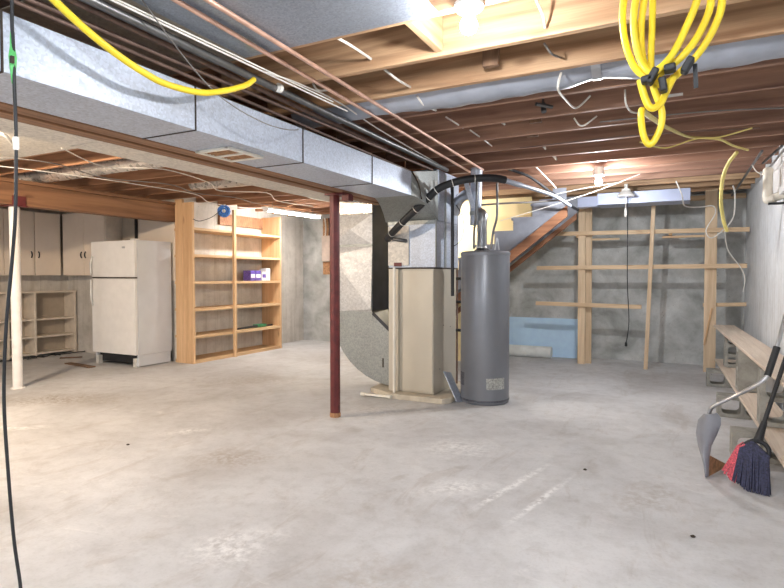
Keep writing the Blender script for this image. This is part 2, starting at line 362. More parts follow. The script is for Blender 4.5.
# curved boot that drops from the trunk to the furnace plenum
bt = MB()
prof = []
for k in range(9):
    t = k/8; y = 4.62+.68*t; zb = 2.0-.16*t**2.2; zt = 2.215+.12*t; prof.append((y, zb, zt, dx0-.24*t, dx1-.02*t))
vs = []; fs = []
for y, zb, zt, xa, xb in prof: vs += [(xa, y, zb), (xb, y, zb), (xb, y, zt), (xa, y, zt)]
for i in range(8):
    for a, b in ((0,1),(1,2),(2,3),(3,0)): fs.append((i*4+a, i*4+b, i*4+4+b, i*4+4+a))
fs += [(3,2,1,0), (32,33,34,35)]
build('duct_boot', bt.add(vs, fs), 'galv_dull', D, smooth=30)
rib = MB()
rib.tube(smooth_path([(-2.155, 4.62, 2.215), (-2.15, 4.75, 2.12), (-2.15, 4.82, 1.99)]), .008, 6)
build('seam_bead', rib, 'seam', D, smooth=60)
g = MB()
for y in (2.42, 2.555, 2.69): g.box(-2.50, -2.27, y-.014, y+.014, 1.986, 1.998)
for x in (-2.50, -2.27): g.box(x-.014, x+.014, 2.406, 2.704, 1.985, 1.998)
gr = build('register_frame', g, 'pvc', D)
lv = MB()
for k in range(9):
    if k != 4: lv.box(-2.48, -2.29, 2.44+k*.027, 2.45+k*.027, 1.988, 1.998)
build('louvre', lv, 'brownboard', gr)
# hanger straps
# ------------------------------------------------------------------ main beam and post
B = thing('main_beam', 'brown timber main beam running beside the duct on the red post', 'beam', (-2.68, 1, 2.0))
build('beam_ply', MB().box(-2.66, -2.56, -2, 5.1, 2.0, ZJ-.002), 'beam', B, bevel=.004)
build('beam_ply', MB().box(-2.70, -2.662, -2, 5.1, 2.02, ZJ-.002), 'seam', B)
build('beam_ply', MB().box(-2.80, -2.702, -2, 5.1, 2.0, ZJ-.002), 'beam', B, bevel=.004)
Pp = thing('steel_post', 'dark red steel column standing under the main beam', 'post', (-2.73, 4.2, 0))
build('column', MB().lathe([(.046, .012), (.046, 1.99)], (-2.74, 4.24, 0), 8, Matrix.Rotation(R(22.5), 4, 'Z')), 'redsteel', Pp, bevel=.003)
build('base_plate', MB().lathe([(.05, 0), (.05, .03), (.048, .04)], (-2.74, 4.24, 0), 8, Matrix.Rotation(R(22.5), 4, 'Z')), 'brownboard', Pp)
tp = build('top_plate', MB().box(-2.80, -2.60, 4.17, 4.31, 1.985, 1.999), 'redsteel', Pp)
build('flange_tab', MB().box(-2.64, -2.57, 4.2, 4.28, 1.93, 1.985), 'redsteel', tp)

# ------------------------------------------------------------------ return duct trunk in the left bay
RD = thing('return_duct', 'whitish flat return duct along the left side of the main beam', 'duct', (-3.2, 2, 2.13))
for i in range(6):
    y = -.7+i*1.02; build('duct_section', MB().box(-3.62, -2.83, y+.004, y+1.016, 2.13, 2.37), 'pan', RD, bevel=.003)
# return drop with cross-broken panels and boot into the furnace
DR = thing('return_drop', 'tall galvanised return air drop between the red post and furnace', 'duct', (-3.2, 5.6, 0))
xa, xb, ya, yb = -3.56, -3.03, 5.45, 5.80
def xbreak(z0, z1, mat, name):
    m = MB(); cx, cz = (xa+xb)/2, (z0+z1)/2
    m.add([(xa,ya,z0),(xb,ya,z0),(xb,ya,z1),(xa,ya,z1),(cx,ya-.035,cz),(xa,yb,z0),(xb,yb,z0),(xb,yb,z1),(xa,yb,z1)],
          [(0,1,4),(1,2,4),(2,3,4),(3,0,4),(1,6,7,2),(5,0,3,8),(6,5,8,7),(3,2,7,8),(5,6,1,0)])
    return build(name, m, mat, DR)
xbreak(1.62, 1.96, 'galv_old', 'upper_panel'); 
build('insulation_collar', MB().box(xa-.01, xb+.01, ya-.01, yb, 1.96, 2.129), 'foil', DR, bevel=.01)
build('drive_cleat', MB().box(xa-.008, xb+.004, ya-.012, yb, 1.60, 1.625), 'galv_dull', DR)
m = MB(); m.add([(xa,ya,.86),(xb,ya,.86),(xb,ya,1.6),(xa,ya,1.6),(xa,yb,.86),(xb,yb,.86),(xb,yb,1.6),(xa,yb,1.6),(xa,ya-.03,1.5),(xb,ya-.03,.9)],
                [(0,9,8),(0,1,9),(1,2,9),(9,2,8),(2,3,8),(3,0,8),(1,5,6,2),(4,0,3,7),(5,4,7,6),(3,2,6,7),(4,5,1,0)])
build('lower_panel', m, 'galv_old', DR)
build('side_wrap', MB().box(xb+.002, xb+.012, ya+.0, yb+.06, .80, 2.12), 'blackpaint', DR)
poly = [(xa, .86)]
for k in range(1, 11):
    a = R(90)*k/10; poly.append((-2.735-(.825)*math.cos(a), .86-.80*math.sin(a)))
poly += [(-2.735, .60), (xb, .86)]
build('boot', MB().prism([(x, z) for x, z in poly], 'y', ya-.0, yb), 'galv_dull', DR)
build('drive_cleat', MB().box(xa-.004, xb+.004, ya-.008, yb, .85, .87), 'galv_dull', DR)
build('side_wrap', MB().prism([(xb, .89), (xb, .84), (-2.737, .59), (-2.737, .64)], 'y', ya-.006, yb+.004), 'blackpaint', DR)
build('warning_tag', MB().box(-2.90, -2.885, ya-.004, ya, .26, .36), 'seam', DR)

# ------------------------------------------------------------------ furnace
FU = thing('furnace', 'beige upright furnace cabinet standing on a low pad', 'furnace', (-2.46, 5.6, 0))
fx0, fx1, fy0, fy1, fz0, fz1 = -2.715, -2.2, 5.24, 5.88, .06, 1.35
build('base_pad', MB().prism([(-2.98, 5.32), (-2.62, 5.12), (-2.06, 5.12), (-2.0, 5.20), (-2.0, 6.1), (-2.98, 6.1)], 'z', 0, .055), 'pad', FU, bevel=.006)
build('cabinet', MB().box(fx0+.16, fx1, fy0+.004, fy1, fz0, fz1-.004), 'furnace', FU, bevel=.004)
build('side_panel', MB().box(fx0, fx0+.115, fy0, fy1, fz0, fz1-.004), 'furnace', FU, bevel=.004)
build('recess_channel', MB().box(fx0+.10, fx0+.165, fy0+.03, fy1-.01, fz0+.002, fz1-.01), 'furnace', FU)
dp = build('door_panel', MB().box(fx0+.17, fx1-.004, fy0-.012, fy0+.003, fz0+.02, fz1-.02), 'furnace', FU, bevel=.005)
build('top_trim', MB().box(fx0-.002, fx1+.003, fy0-.008, fy1, fz1-.006, fz1+.006), 'seam', FU)
sp = MB()
for z, y in ((.75, 5.5), (.72, 5.7), (.3, 5.4)): sp.cyl((fx1-.001, y, z), (fx1+.004, y, z), .006, n=8)
build('side_screw', sp, 'steel', FU)
CP = thing('condensate_pipe', 'white plastic drain pipe running down the furnace front to the pad', 'pipe', (-2.6, 5.2, 0))
m = MB(); m.cyl((-2.625, 5.19, .03), (-2.625, 5.19, 1.36), .014, n=12)
build('vertical_pipe', m, 'pvc', CP, smooth=40)
m = MB(); m.cyl((-2.625, 5.07, .032), (-2.93, 5.07, .032), .014, n=12); m.cyl((-2.625, 5.19, .032), (-2.625, 5.07, .032), .014, n=12)
build('floor_pipe', m, 'pvc', CP, smooth=40)
for x, y in ((-2.625, 5.07), (-2.93, 5.07)): build('elbow', MB().cyl((x-.022, y, .032), (x+.022, y, .032), .02, n=12), 'pvc', CP, smooth=40)
# plenum and evaporator box above
PL = thing('furnace_plenum', 'bright galvanised plenum box standing on top of the furnace', 'plenum', (-2.46, 5.6, 1.36))
build('coil_box', MB().box(-2.73, -2.2, 5.27, 5.95, 1.358, 1.838), 'galv', PL, bevel=.003)
build('riser', MB().box(-2.72, -2.198, 5.305, 5.95, 1.84, 2.36), 'galv', PL, bevel=.003)
build('corner_seam', MB().box(-2.199, -2.190, 5.52, 5.56, 1.36, 2.34), 'galv_dull', PL)
build('corner_seam', MB().box(-2.199, -2.192, 5.27, 5.30, 1.36, 2.34), 'galv_dull', PL)
lb_ = build('warning_label', MB().box(-2.66, -2.57, 5.255, 5.258, 1.37, 1.41), 'redsteel', PL)
build('coil_flange', MB().box(-2.735, -2.196, 5.262, 5.27, 1.80, 1.84), 'galv_dull', PL)
build('access_panel', MB().box(-2.73, -2.49, 5.258, 5.268, 1.38, 1.79), 'pan', PL)
# refrigerant line
c0 = at(388, 238, 'y', 5.22); pts = [c0+Vector((0, .06, 0)), c0, at(396, 229, 'y', 5.08), at(412, 213, 'y', 5.02), at(428, 198, 'y', 5.0), at(438, 189, 'y', 5.0), at(452, 183, 'y', 5.02), at(470, 179, 'y', 5.1), at(492, 178, 'y', 5.2), at(505, 180, 'y', 5.3)]
RL = thing('refrigerant_line', 'black foam insulated refrigerant line curving over the furnace', 'pipe', tuple(c0))
build('insulated_tube', MB().tube(smooth_path(pts, 5), .036, 12), 'black', RL, smooth=60)
sp = smooth_path(pts, 5)
for k in (8, 12, 16, 20, 24, 30, 36):
    d = (sp[k+1]-sp[k]).normalized(); build('cable_tie', MB().cyl(sp[k], sp[k]+d*.006, .0385, n=12), 'whitewire', RL, smooth=40)
tail = [at(503, 180, 'y', 5.3), at(520, 185, 'y', 5.5), at(540, 191, 'y', 5.8), at(556, 197, 'y', 6.1), at(570, 206, 'y', 6.5)]
build('bare_tail', MB().tube(smooth_path(tail, 5), [.026]*6+[.02]*15, 10), 'flex', RL, smooth=60)
m = MB().tube(smooth_path([at(452, 183, 'y', 5.1), at(452.5, 200, 'y', 5.3), at(452.5, 240, 'y', 5.4), at(452.5, 296, 'y', 5.4)], 5), .017, 10)
build('drop_line', m, 'black', RL, smooth=60)
m = MB().tube(smooth_path([c0+Vector((.0, .0, 0)), at(400, 240, 'y', 5.2), at(406, 241, 'y', 5.26)], 4), .02, 8)
build('line_fitting', m, 'steel', RL, smooth=60)
# thin pipes between furnace and heater
GP = thing('gas_pipe', 'thin dark vertical gas pipe between furnace and water heater', 'pipe', (-2.05, 5.9, 0))
gx = at(457, 330, 'y', 5.95)
build('riser_pipe', MB().cyl((gx.x, 5.95, .05), (gx.x, 5.95, 2.35), .011, n=10), 'dark_pipe', GP, smooth=40)
build('riser_pipe', MB().cyl((gx.x-.055, 5.95, .3), (gx.x-.055, 5.95, 1.30), .009, n=10), 'pvc', GP, smooth=40)
for z in (1.24, .98, .66): build('valve', MB().cyl((gx.x-.065, 5.94, z), (gx.x+.06, 5.94, z), .016, n=10), 'black', GP, smooth=40)
o = build('metal_bracket_sheet', MB().bar(at(447, 372, 'y', 5.42), at(460, 402, 'y', 5.30), .012, .12, up=(0,1,.2)), 'galv', bevel=.002)
tag(o, 'small leaning galvanised sheet between furnace pad and water heater', 'metal sheet')

# ------------------------------------------------------------------ water heater
HC = Vector((-1.735, 5.47, 0)); hr = .243
WH = thing('water_heater', 'tall grey cylindrical water heater beside the furnace', 'water heater', tuple(HC))
build('tank', MB().lathe([(hr-.02, .0), (hr-.004, .015), (hr, .03), (hr, 1.485), (hr-.005, 1.50)], HC, 64), 'heater', WH, smooth=35)
build('bottom_ring', MB().lathe([(hr+.002, .03), (hr+.004, .035), (hr+.004, .045), (hr+.002, .05)], HC, 64), 'darklabel', WH, smooth=35)
build('top_cap', MB().lathe([(hr+.004, 1.475), (hr+.006, 1.50), (hr-.01, 1.515), (.05, 1.525)], HC, 64), 'heater', WH, smooth=35)
def patch(a0, a1, z0, z1, r):
    m = MB(); n_ = 12; vs = []
    for k in range(n_+1):
        a = R(a0+(a1-a0)*k/n_)
        for rr_, z in ((r, z0), (r, z1), (r-.004, z1), (r-.004, z0)): vs.append((HC.x+rr_*math.cos(a), HC.y+rr_*math.sin(a), z))
    fs = [(i*4+a, i*4+b, i*4+4+b, i*4+4+a) for i in range(n_) for a, b in ((0,1),(1,2),(2,3),(3,0))]+[(3,2,1,0), (n_*4, n_*4+1, n_*4+2, n_*4+3)]
    return m.add(vs, fs)
build('rating_label', patch(-69, -22, .16, .27, hr+.003), 'label', WH)
build('access_cover', patch(-152, -128, .18, .31, hr+.003), 'darklabel', WH)
# draft hood + flexible flue
FLU = thing('flue_vent', 'silver metal flue pipe rising from the water heater', 'vent pipe', (HC.x, HC.y, 1.53))
fc = at(482, 245, 'y', 5.58)
m = MB(); prof = [(.052, 1.555)]
for k in range(22): prof += [(.054, 1.57+k*.0125), (.047, 1.576+k*.0125)]
prof.append((.05, 1.85)); m.lathe(prof, (fc.x, 5.58, 0), 20)
build('flex_pipe', m, 'silver', FLU, smooth=70)
build('draft_hood', MB().lathe([(.085, 1.527), (.08, 1.535), (.05, 1.56)], (fc.x, 5.58, 0), 24), 'black', FLU, smooth=30)
e1 = at(475.5, 218, 'y', 5.62)
build('elbow', MB().tube(smooth_path([(fc.x, 5.58, 1.83), (fc.x, 5.59, 1.90), (fc.x-.05, 5.60, 1.93), (e1.x+.02, 5.61, 1.88), (e1.x, 5.62, 1.84)], 5), .052, 16), 'silver', FLU, smooth=60)
build('vertical_duct', MB().cyl((e1.x, 5.62, 1.80), (e1.x+.01, 5.62, 2.39), .06, n=24), 'galv', FLU, smooth=40)
build('collar', MB().lathe([(.064, 1.90), (.066, 1.92), (.064, 1.94)], (e1.x, 5.62, 0), 24), 'galv_dull', FLU, smooth=40)
build('side_connector', MB().tube(smooth_path([(e1.x, 5.62, 2.12), (e1.x-.12, 5.66, 2.13), at(458, 202, 'y', 5.75), at(455, 214, 'y', 5.8)], 5), .055, 16), 'silver', FLU, smooth=60)
build('flat_strap', MB().bar(at(466, 182, 'y', 5.45), at(473, 208, 'y', 5.55), .05, .006, up=(0,1,0)), 'galv', FLU)
def pipe(name, pts, r, mat, label, cat='pipe', group=None, n=10, k=5, straight=False):
    o = build(name, MB().tube(pts if straight else smooth_path(pts, k), r, n), mat, smooth=60); return tag(o, label, cat, group)
pipe('water_pipe', [at(474, 249, 'y', 5.5), at(474, 232, 'y', 5.48), at(476, 215, 'y', 5.44), at(477, 180, 'y', 5.44)], .012, 'steel', 'grey water pipe rising from left of the flue on the heater')
pipe('water_pipe', [at(491, 249, 'y', 5.5), at(493, 232, 'y', 5.5), at(497, 215, 'y', 5.5), at(497, 183, 'y', 5.5)], .012, 'steel', 'grey water pipe rising from right of the flue on the heater')
pipe('relief_tube', [at(495, 250, 'y', 5.55), at(497, 238, 'y', 5.55), at(499, 250, 'y', 5.57)], .007, 'silver', 'small looped silver tube on top of the heater at right')
pipe('thin_wire', [at(454, 246, 'y', 5.6), at(461, 240, 'y', 5.6), at(464, 226, 'y', 5.6), at(461, 213, 'y', 5.6), at(456, 205, 'y', 5.6)], .004, 'black', 'thin black wire looping between furnace and water heater flue', 'wire')

# ------------------------------------------------------------------ pipes and wires along the trunk
def run(name, a, b, z, r, mat, label, group=None, y0=None, y1=None, cat='pipe'):
    A, Bp = q(*a, z), q(*b, z); d = Bp-A
    P0 = A+d*((y0-A.y)/d.y) if y0 is not None else A; P1 = A+d*((y1-A.y)/d.y) if y1 is not None else Bp
    return pipe(name, [P0, P1], r, mat, label, cat, group, straight=True, n=12)
run('copper_pipe', (208,0), (483,170), 2.375, .0115, 'copper', 'copper pipe under the joists, right one of the pair', 'copper water pipes', .9)
run('copper_pipe', (180,2.5), (470,172), 2.375, .0115, 'copper', 'copper pipe under the joists, left one of the pair', 'copper water pipes', .9)
run('iron_pipe', (120,14), (447,170), 2.35, .021, 'steel', 'thick grey steel pipe under the joists, nearest the copper pair', 'dark pipes beside the duct', .9)
run('iron_pipe', (120,23), (440,174), 2.345, .015, 'dark_pipe', 'dark pipe directly left of the thick grey steel pipe', 'dark pipes beside the duct', .9, 5.2)
run('iron_pipe', (120,38), (300,114), 2.33, .012, 'dark_pipe', 'dark pipe midway between thick steel pipe and duct', 'dark pipes beside the duct', .9, 5.2)
run('iron_pipe', (120,47), (300,124), 2.30, .010, 'dark_pipe', 'brownish pipe lying closest to the duct top', 'dark pipes beside the duct', .9, 5.0)
run('white_wire', (118,3), (262,71), 2.36, .005, 'whitewire', 'white cable laid along the thick steel pipe', None, .9, 3.2, 'cable')
run('white_wire', (124,3), (268,71), 2.365, .004, 'whitewire', 'second thinner white cable beside the thick steel pipe', None, .9, 3.0, 'cable')
pipe('white_wire', [at(262,71,'z',2.36), at(300,84,'z',2.37), at(340,103,'z',2.38), at(380,130,'z',2.38), at(440,165,'z',2.38)], .005, 'whitewire', 'cream cable wandering between steel pipe and copper pipes', 'cable')
pipe('string_line', [at(142,0,'y',1.6), at(188,62,'y',1.9), at(222,98,'y',2.1), at(262,122,'y',2.35), at(290,130,'y',2.6), at(304,128,'z',2.33)], .003, 'greywire', 'thin dark string sagging across the duct', 'wire')
o = build('pipe_clip', MB().lathe([(.026, -.012), (.026, .012)], q(279,88,2.35), 12, Matrix.Rotation(R(90), 4, 'X')), 'whitewire', smooth=40); tag(o, 'white clip around the thick steel pipe', 'clip')
# white cable threaded through the joists
def swag(pts, r, mat, label, nm='white_cable'): return pipe(nm, pts, r, mat, label, 'cable', k=5)
swag([at(328,33,'z',2.44), at(350,45,'z',2.42), at(371,59,'z',2.45)], .007, 'whitewire', 'white cable stub crossing the nearest bare joist face')
swag([at(384,69,'z',2.45), at(398,80,'z',2.40), at(412,88,'z',2.44)], .007, 'whitewire', 'white cable dipping before the silver flex duct, left end')
swag([at(417,96,'z',2.42), at(425,106,'z',2.38), at(438,111,'z',2.42)], .007, 'whitewire', 'white cable dipping behind the silver flex duct, left end')
swag([at(446,117,'z',2.45), at(454,122,'z',2.40), at(463,128,'z',2.45)], .006, 'whitewire', 'short white cable dip, fourth bay from the bulb')
swag([at(470,130,'z',2.45), at(484,140,'z',2.42), at(493,147,'z',2.45)], .006, 'whitewire', 'short white cable dip above the far copper pipe ends')
swag([at(312,82,'z',2.44), at(318,90,'z',2.38), at(330,90,'z',2.44)], .006, 'whitewire', 'short white cable dip crossing the copper pipes')
swag([at(536,0,'y',2.60), at(543,16,'y',2.66), at(545,28,'y',2.70)], .006, 'whitewire', 'white cable on the near joist face right of the bulb')
swag([at(544,43,'z',2.46), at(552,54,'z',2.42), at(562,58,'z',2.46)], .006, 'greywire', 'twisted grey cable below the near joist, right of the bulb')
swag([at(561,73,'z',2.40), at(558,88,'z',2.30), at(564,98,'z',2.36), at(576,108,'z',2.42), at(590,96,'z',2.46)], .007, 'whitewire', 'white cable looped round the silver flex duct')
swag([at(574,118,'z',2.44), at(582,126,'z',2.38), at(597,116,'z',2.44)], .006, 'whitewire', 'white cable v-dip behind the silver flex duct')
swag([at(625,90,'z',2.44), at(626,104,'z',2.34), at(632,112,'z',2.34), at(643,113,'z',2.42)], .006, 'whitewire', 'white cable hanging left of the small yellow hose loop')
swag([at(600,122,'z',2.40), at(700,112,'z',2.39), at(784,108,'z',2.39)], .005, 'greywire', 'thin grey cable stapled along a right-bay joist', 'grey_cable')
swag([at(520,148,'z',2.39), at(640,135,'z',2.39), at(760,128,'z',2.39)], .005, 'dark_pipe', 'thin dark cable along the joists above the far bulb', 'dark_cable')
# ------------------------------------------------------------------ silver flex duct in the joist bay
m = MB(); pts = []; rs = []
for k in range(49):
    x = -2.5+k*(3.28/48); pts.append((x, 3.41+.01*math.sin(k*.5), 2.515-.008*math.sin(k*.35+1))); pinch = math.exp(-((x+.42)/.10)**2)
    rs.append(.15*(1-.22*pinch)+.004*math.sin(k*1.9))
FX = thing('flex_duct', 'silver grey insulated flex duct lying between two right-bay joists', 'flexible duct', (-.8, 3.4, 2.3))
build('jacket', m.tube(pts, rs, 22), 'flex', FX, smooth=60)
build('clamp_band', MB().cyl((-.45, 3.41, 2.515), (-.40, 3.41, 2.515), .124, n=22), 'silver', FX, smooth=40)

# ------------------------------------------------------------------ lamps
def bulb_fixture(loc, label, mat, r=.036, drop=.0):
    x, y, z = loc
    t = thing('ceiling_light', label, 'light', (x, y, z))
    build('lampholder', MB().lathe([(.052, z+.035), (.062, z+.045), (.062, z+.060)], (x, y, 0), 28), 'ceramic', t, smooth=40)
    build('socket', MB().lathe([(.024, z+.012), (.028, z+.02), (.032, z+.036)], (x, y, 0), 20), 'ceramic', t, smooth=60)
    prof = [(.004, z-.058)]
    for k in range(1, 10): a = R(-90+k*15); prof.append((r*math.cos(a), z-.028+r*math.sin(a)))
    prof += [(.016, z+.015), (.015, z+.018)]
    build('bulb', MB().lathe(prof, (x, y, 0), 16), mat, t, smooth=70)
    return t
bulb_fixture((-.79, 2.25, 2.339), 'glaring bare bulb hanging beside the nearest joist, top centre', 'bulb')
tag(build('junction_box', MB().lathe([(.05, 2.332), (.052, 2.345), (.052, 2.399)], (-.75, 6.2, 0), 16), 'ceramic', smooth=40), 'small round ceiling box holding the far bulb', 'junction box')
bulb_fixture((-.75, 6.2, 2.271), 'bare lit bulb in front of the far lit joist, over the lumber rack', 'bulb_far')
bulb_fixture((-.3, .25, 2.335), 'added fill bulb overhead at the viewpoint, out of view', 'bulb_fill')  # unseen, added to brighten the room from above the camera
bulb_fixture((-1.3, -1.7, 2.335), 'added fill bulb behind the viewpoint', 'bulb_fill')  # unseen, added as fill from behind the camera
bulb_fixture((-4.4, -.9, 2.335), 'added fill bulb over the left bay behind the viewpoint', 'bulb_far')  # unseen, added to brighten the left bay and alcove
bulb_fixture((-3.1, 7.45, 2.10), 'bare lit bulb above the staircase, hidden behind the furnace', 'bulb_stair')
bulb_fixture((-5.2, 1.6, 2.335), 'warm bare bulb over the left bay outside the view', 'bulb_warm')
FL = thing('shop_light', 'lit fluorescent strip light hung beside the pine bookcase', 'light', (-5.9, 7.9, 2.27))
a, b = at(266, 211, 'z', 2.27), at(318, 218, 'z', 2.27)
build('housing', MB().bar(a+Vector((0, -.05, .045)), b+Vector((0, .05, .045)), .12, .035), 'white', FL, bevel=.005)
for s in (-.03, .03): build('tube', MB().cyl(a+Vector((s, 0, .012)), b+Vector((s, 0, .012)), .014, n=12), 'tube', FL, smooth=40)
for p_ in (a, b): build('end_cap', MB().box(p_.x-.05, p_.x+.05, p_.y-.012, p_.y+.012, 2.262, 2.305), 'white', FL)
for p_ in (a+Vector((0, .15, 0)), b-Vector((0, .15, 0))): build('hanger_chain', MB().cyl(p_+Vector((0, 0, .06)), p_+Vector((0, 0, ZT-2.272)), .004, n=6), 'steel', FL)
# pull-chain holder with cord over the rack
lp = at(626, 190, 'y', 7.55)
PH = thing('pull_lampholder', 'white unlit lampholder hanging right of the far bulb', 'lampholder', (lp.x, lp.y, 2.27))
build('shade', MB().lathe([(.10, 2.255), (.105, 2.27), (.055, 2.325), (.05, 2.35)], (lp.x, lp.y, 0), 10), 'ceramic', PH, smooth=30)
build('stem', MB().cyl((lp.x, lp.y, 2.34), (lp.x, lp.y, 2.41), .022, n=12), 'ceramic', PH, smooth=40)
build('plug', MB().lathe([(.006, 2.0), (.016, 2.02), (.016, 2.08), (.006, 2.12)], (lp.x+.0, lp.y-.03, 0), 10), 'ceramic', PH, smooth=50)
build('pull_wire', MB().cyl((lp.x, lp.y-.03, 2.1), (lp.x, lp.y-.03, 2.28), .004, n=6), 'whitewire', PH)
cb = at(626, 344, 'y', 7.55)
HCd = thing('hanging_cord', 'black cord dropping from the white lampholder over the lumber rack', 'cord', (cb.x, cb.y, cb.z))
build('cord', MB().tube(smooth_path([(lp.x+.02, lp.y, 2.34), (lp.x+.025, lp.y, 1.8), (lp.x+.03, lp.y, 1.2), (cb.x+.03, cb.y, .7), tuple(cb)], 6), .0055, 8), 'black', HCd, smooth=60)
build('plug', MB().lathe([(.008, cb.z-.03), (.016, cb.z-.02), (.014, cb.z+.01), (.006, cb.z+.03)], (cb.x, cb.y, 0), 10), 'black', HCd, smooth=50)

# blue-grey duct under the far joists
o = build('cross_duct', MB().box(-.95, .12, 7.72, 8.12, 2.19, 2.34), 'ceiling_duct', bevel=.004); tag(o, 'blue grey rectangular duct crossing under the far joists over the rack', 'duct')
o = build('cross_duct', MB().box(-1.75, -.97, 7.96, 8.12, 2.20, 2.34), 'ceiling_duct', bevel=.004); tag(o, 'blue grey duct section joining the stair top', 'duct')
# ------------------------------------------------------------------ stairs
ST = thing('staircase', 'basement staircase behind the water heater rising to the right', 'staircase', (-3, 7.4, 0))
sl = (2.084-1.447)/(-1.111+1.922)
rise, rn = .165, .243
sk = []; X0, Z0 = -1.867-rn, 1.845-rise
# stepped grey skirt board
x1 = -1.22
top = []; x, z = -1.867, 1.845
steps = []
k = -9
while k <= 2:
    xx, zz = -1.867+k*rn, 1.845+k*rise
    top += [(xx, zz), (xx, zz+rise)]; steps.append((xx, zz+rise)); k += 1
top = [p_ for p_ in top if p_[1] > 0 and p_[1] < 2.38 and p_[0] < x1]
lowz = lambda x: 1.56+(x+1.922)*sl
x0 = top[0][0]; x1 = -1.22
poly = [(x0, max(.0, lowz(x0)))]+top+[(x1, top[-1][1]), (x1, lowz(x1))]
build('skirt_board', MB().prism(poly, 'y', 7.03, 7.05), 'grey_paint', ST)
build('far_skirt_board', MB().prism(poly, 'y', 7.86, 7.88), 'grey_paint', ST)
lw = .14
build('stringer', MB().prism([(x0, lowz(x0)-lw), (x1+.02, lowz(x1+.02)-lw), (x1+.02, lowz(x1+.02)), (x0, lowz(x0))], 'y', 6.99, 7.03), 'stringer', ST, bevel=.003)
build('stringer', MB().prism([(x0, lowz(x0)-lw+.06), (x1, lowz(x1)-lw+.06), (x1, lowz(x1)), (x0, lowz(x0))], 'y', 7.82, 7.86), 'stringer', ST, bevel=.003)
for xx, zz in steps:
    if .1 < zz < 2.3:
        build('tread', MB().box(xx-.03, xx+rn, 7.05, 7.86, zz-.035, zz-.002), 'grey_paint', ST, bevel=.003)
        build('riser', MB().box(xx, xx+.018, 7.05, 7.86, zz-rise, zz-.036), 'grey_paint', ST)
YW = build('wall_panel', MB().prism([(-4.6, 0), (-2.42, 0), (-2.42, 1.5), (-1.84, 1.98), (-1.84, 2.38), (-4.6, 2.38)], 'y', 7.9, 7.93), 'yellow_wall')
tag(YW, 'yellow wallboard beside the staircase behind the water heater', 'wall panel')

# ------------------------------------------------------------------ lumber rack on the back wall
def stick(name, a, b, w_, h_, mat, label, group, up=(0,1,0), bv=.003):
    o = build(name, MB().bar(a, b, w_, h_, up=up), mat, bevel=bv); return tag(o, label, 'board' if 'rail' in name else 'post', group)
yr = 8.36
stick('rack_post', (-1.23, 8.44, 0), (-1.24, 8.44, ZJ-.002), .10, .04, 'pale_z', 'front pine post at left of the lumber rack, nail holes', 'posts of the lumber rack')
stick('rack_post', (-1.15, 8.53, 0), (-1.16, 8.53, ZJ-.002), .09, .04, 'pale_z', 'second pine post just behind the left front post', 'posts of the lumber rack')
a, b = at(646, 368, 'z', .0), at(654, 206, 'y', 8.36); a = Vector((a.x, 8.33, 0)); b = Vector((b.x, 8.33, ZJ-.06))
stick('rack_post', a, b, .05, .038, 'pale_z', 'thin slightly leaning pine post in the middle of the rack', 'posts of the lumber rack')
stick('rack_post', (.385, 8.47, 0), (.375, 8.47, ZJ-.002), .14, .04, 'pale_z', 'wide pine post at right of the rack beside the bench', 'posts of the lumber rack')
stick('rack_rail', (-1.87, 8.40, 1.885), (.80, 8.40, 1.862), .058, .038, 'pine_x', 'top long rail of the lumber rack', 'rails of the lumber rack')
stick('rack_rail', (-1.87, 8.40, 1.388), (.78, 8.40, 1.40), .058, .038, 'pine_x', 'middle long rail of the lumber rack', 'rails of the lumber rack')
stick('rack_rail', (-1.88, 8.40, .865), (-.44, 8.40, .845), .058, .038, 'pine_x', 'short lowest rail at the left of the lumber rack', 'rails of the lumber rack')
stick('rack_rail', (.30, 8.50, .885), (.79, 8.50, .905), .05, .03, 'pine_x', 'short rail between right rack post and pale wall', 'rails of the lumber rack')
stick('rack_rail', (-1.32, 8.6, 1.80), (-.75, 8.6, 1.80), .03, .03, 'pine_x', 'short offcut rail behind the top rail, left', 'rails of the lumber rack')
stick('rack_rail', (-.2, 8.51, 1.80), (.31, 8.51, 1.80), .03, .03, 'pine_x', 'short offcut rail behind the top rail, right', 'rails of the lumber rack')
for x in (-1.3, -.1): stick('rack_rail', (x, 8.42, 1.84), (x, YB-.002, 1.84), .04, .04, 'pine_y', f'rail running back to the concrete wall, {"left" if x<-1 else "right"} one', 'rails of the lumber rack', up=(0,0,1))
stick('rack_brace', at(712, 308, 'y', 8.44), at(704, 345, 'y', 8.44), .02, .02, 'pine_z', 'thin slanting brace on the right rack post', 'posts of the lumber rack')
tag(build('sill_board', MB().box(-1.9, XR-.01, YB-.12, YB-.002, 2.34, 2.398), 'pine_x'), 'sill board along the top of the back wall', 'board')
# foam board and roll
o = build('foam_board', MB().add([Vector(p_) for p_ in [(-2.62,8.93,0),(-1.37,8.93,0),(-1.37,9.06,.60),(-2.62,9.06,.60),(-2.62,8.97,0),(-1.37,8.97,0),(-1.37,9.095,.60),(-2.62,9.095,.60)]],
   [(0,1,2,3),(7,6,5,4),(0,4,5,1),(1,5,6,2),(2,6,7,3),(3,7,4,0)]), 'blue', bevel=.003); tag(o, 'light blue foam board leaning on the back wall', 'foam board')
o = build('foam_roll', MB().cyl((-2.6, 8.78, .09), (-1.72, 8.78, .09), .09, n=24), 'foamwhite', smooth=40); tag(o, 'whitish rolled sheet lying before the blue foam board', 'roll')

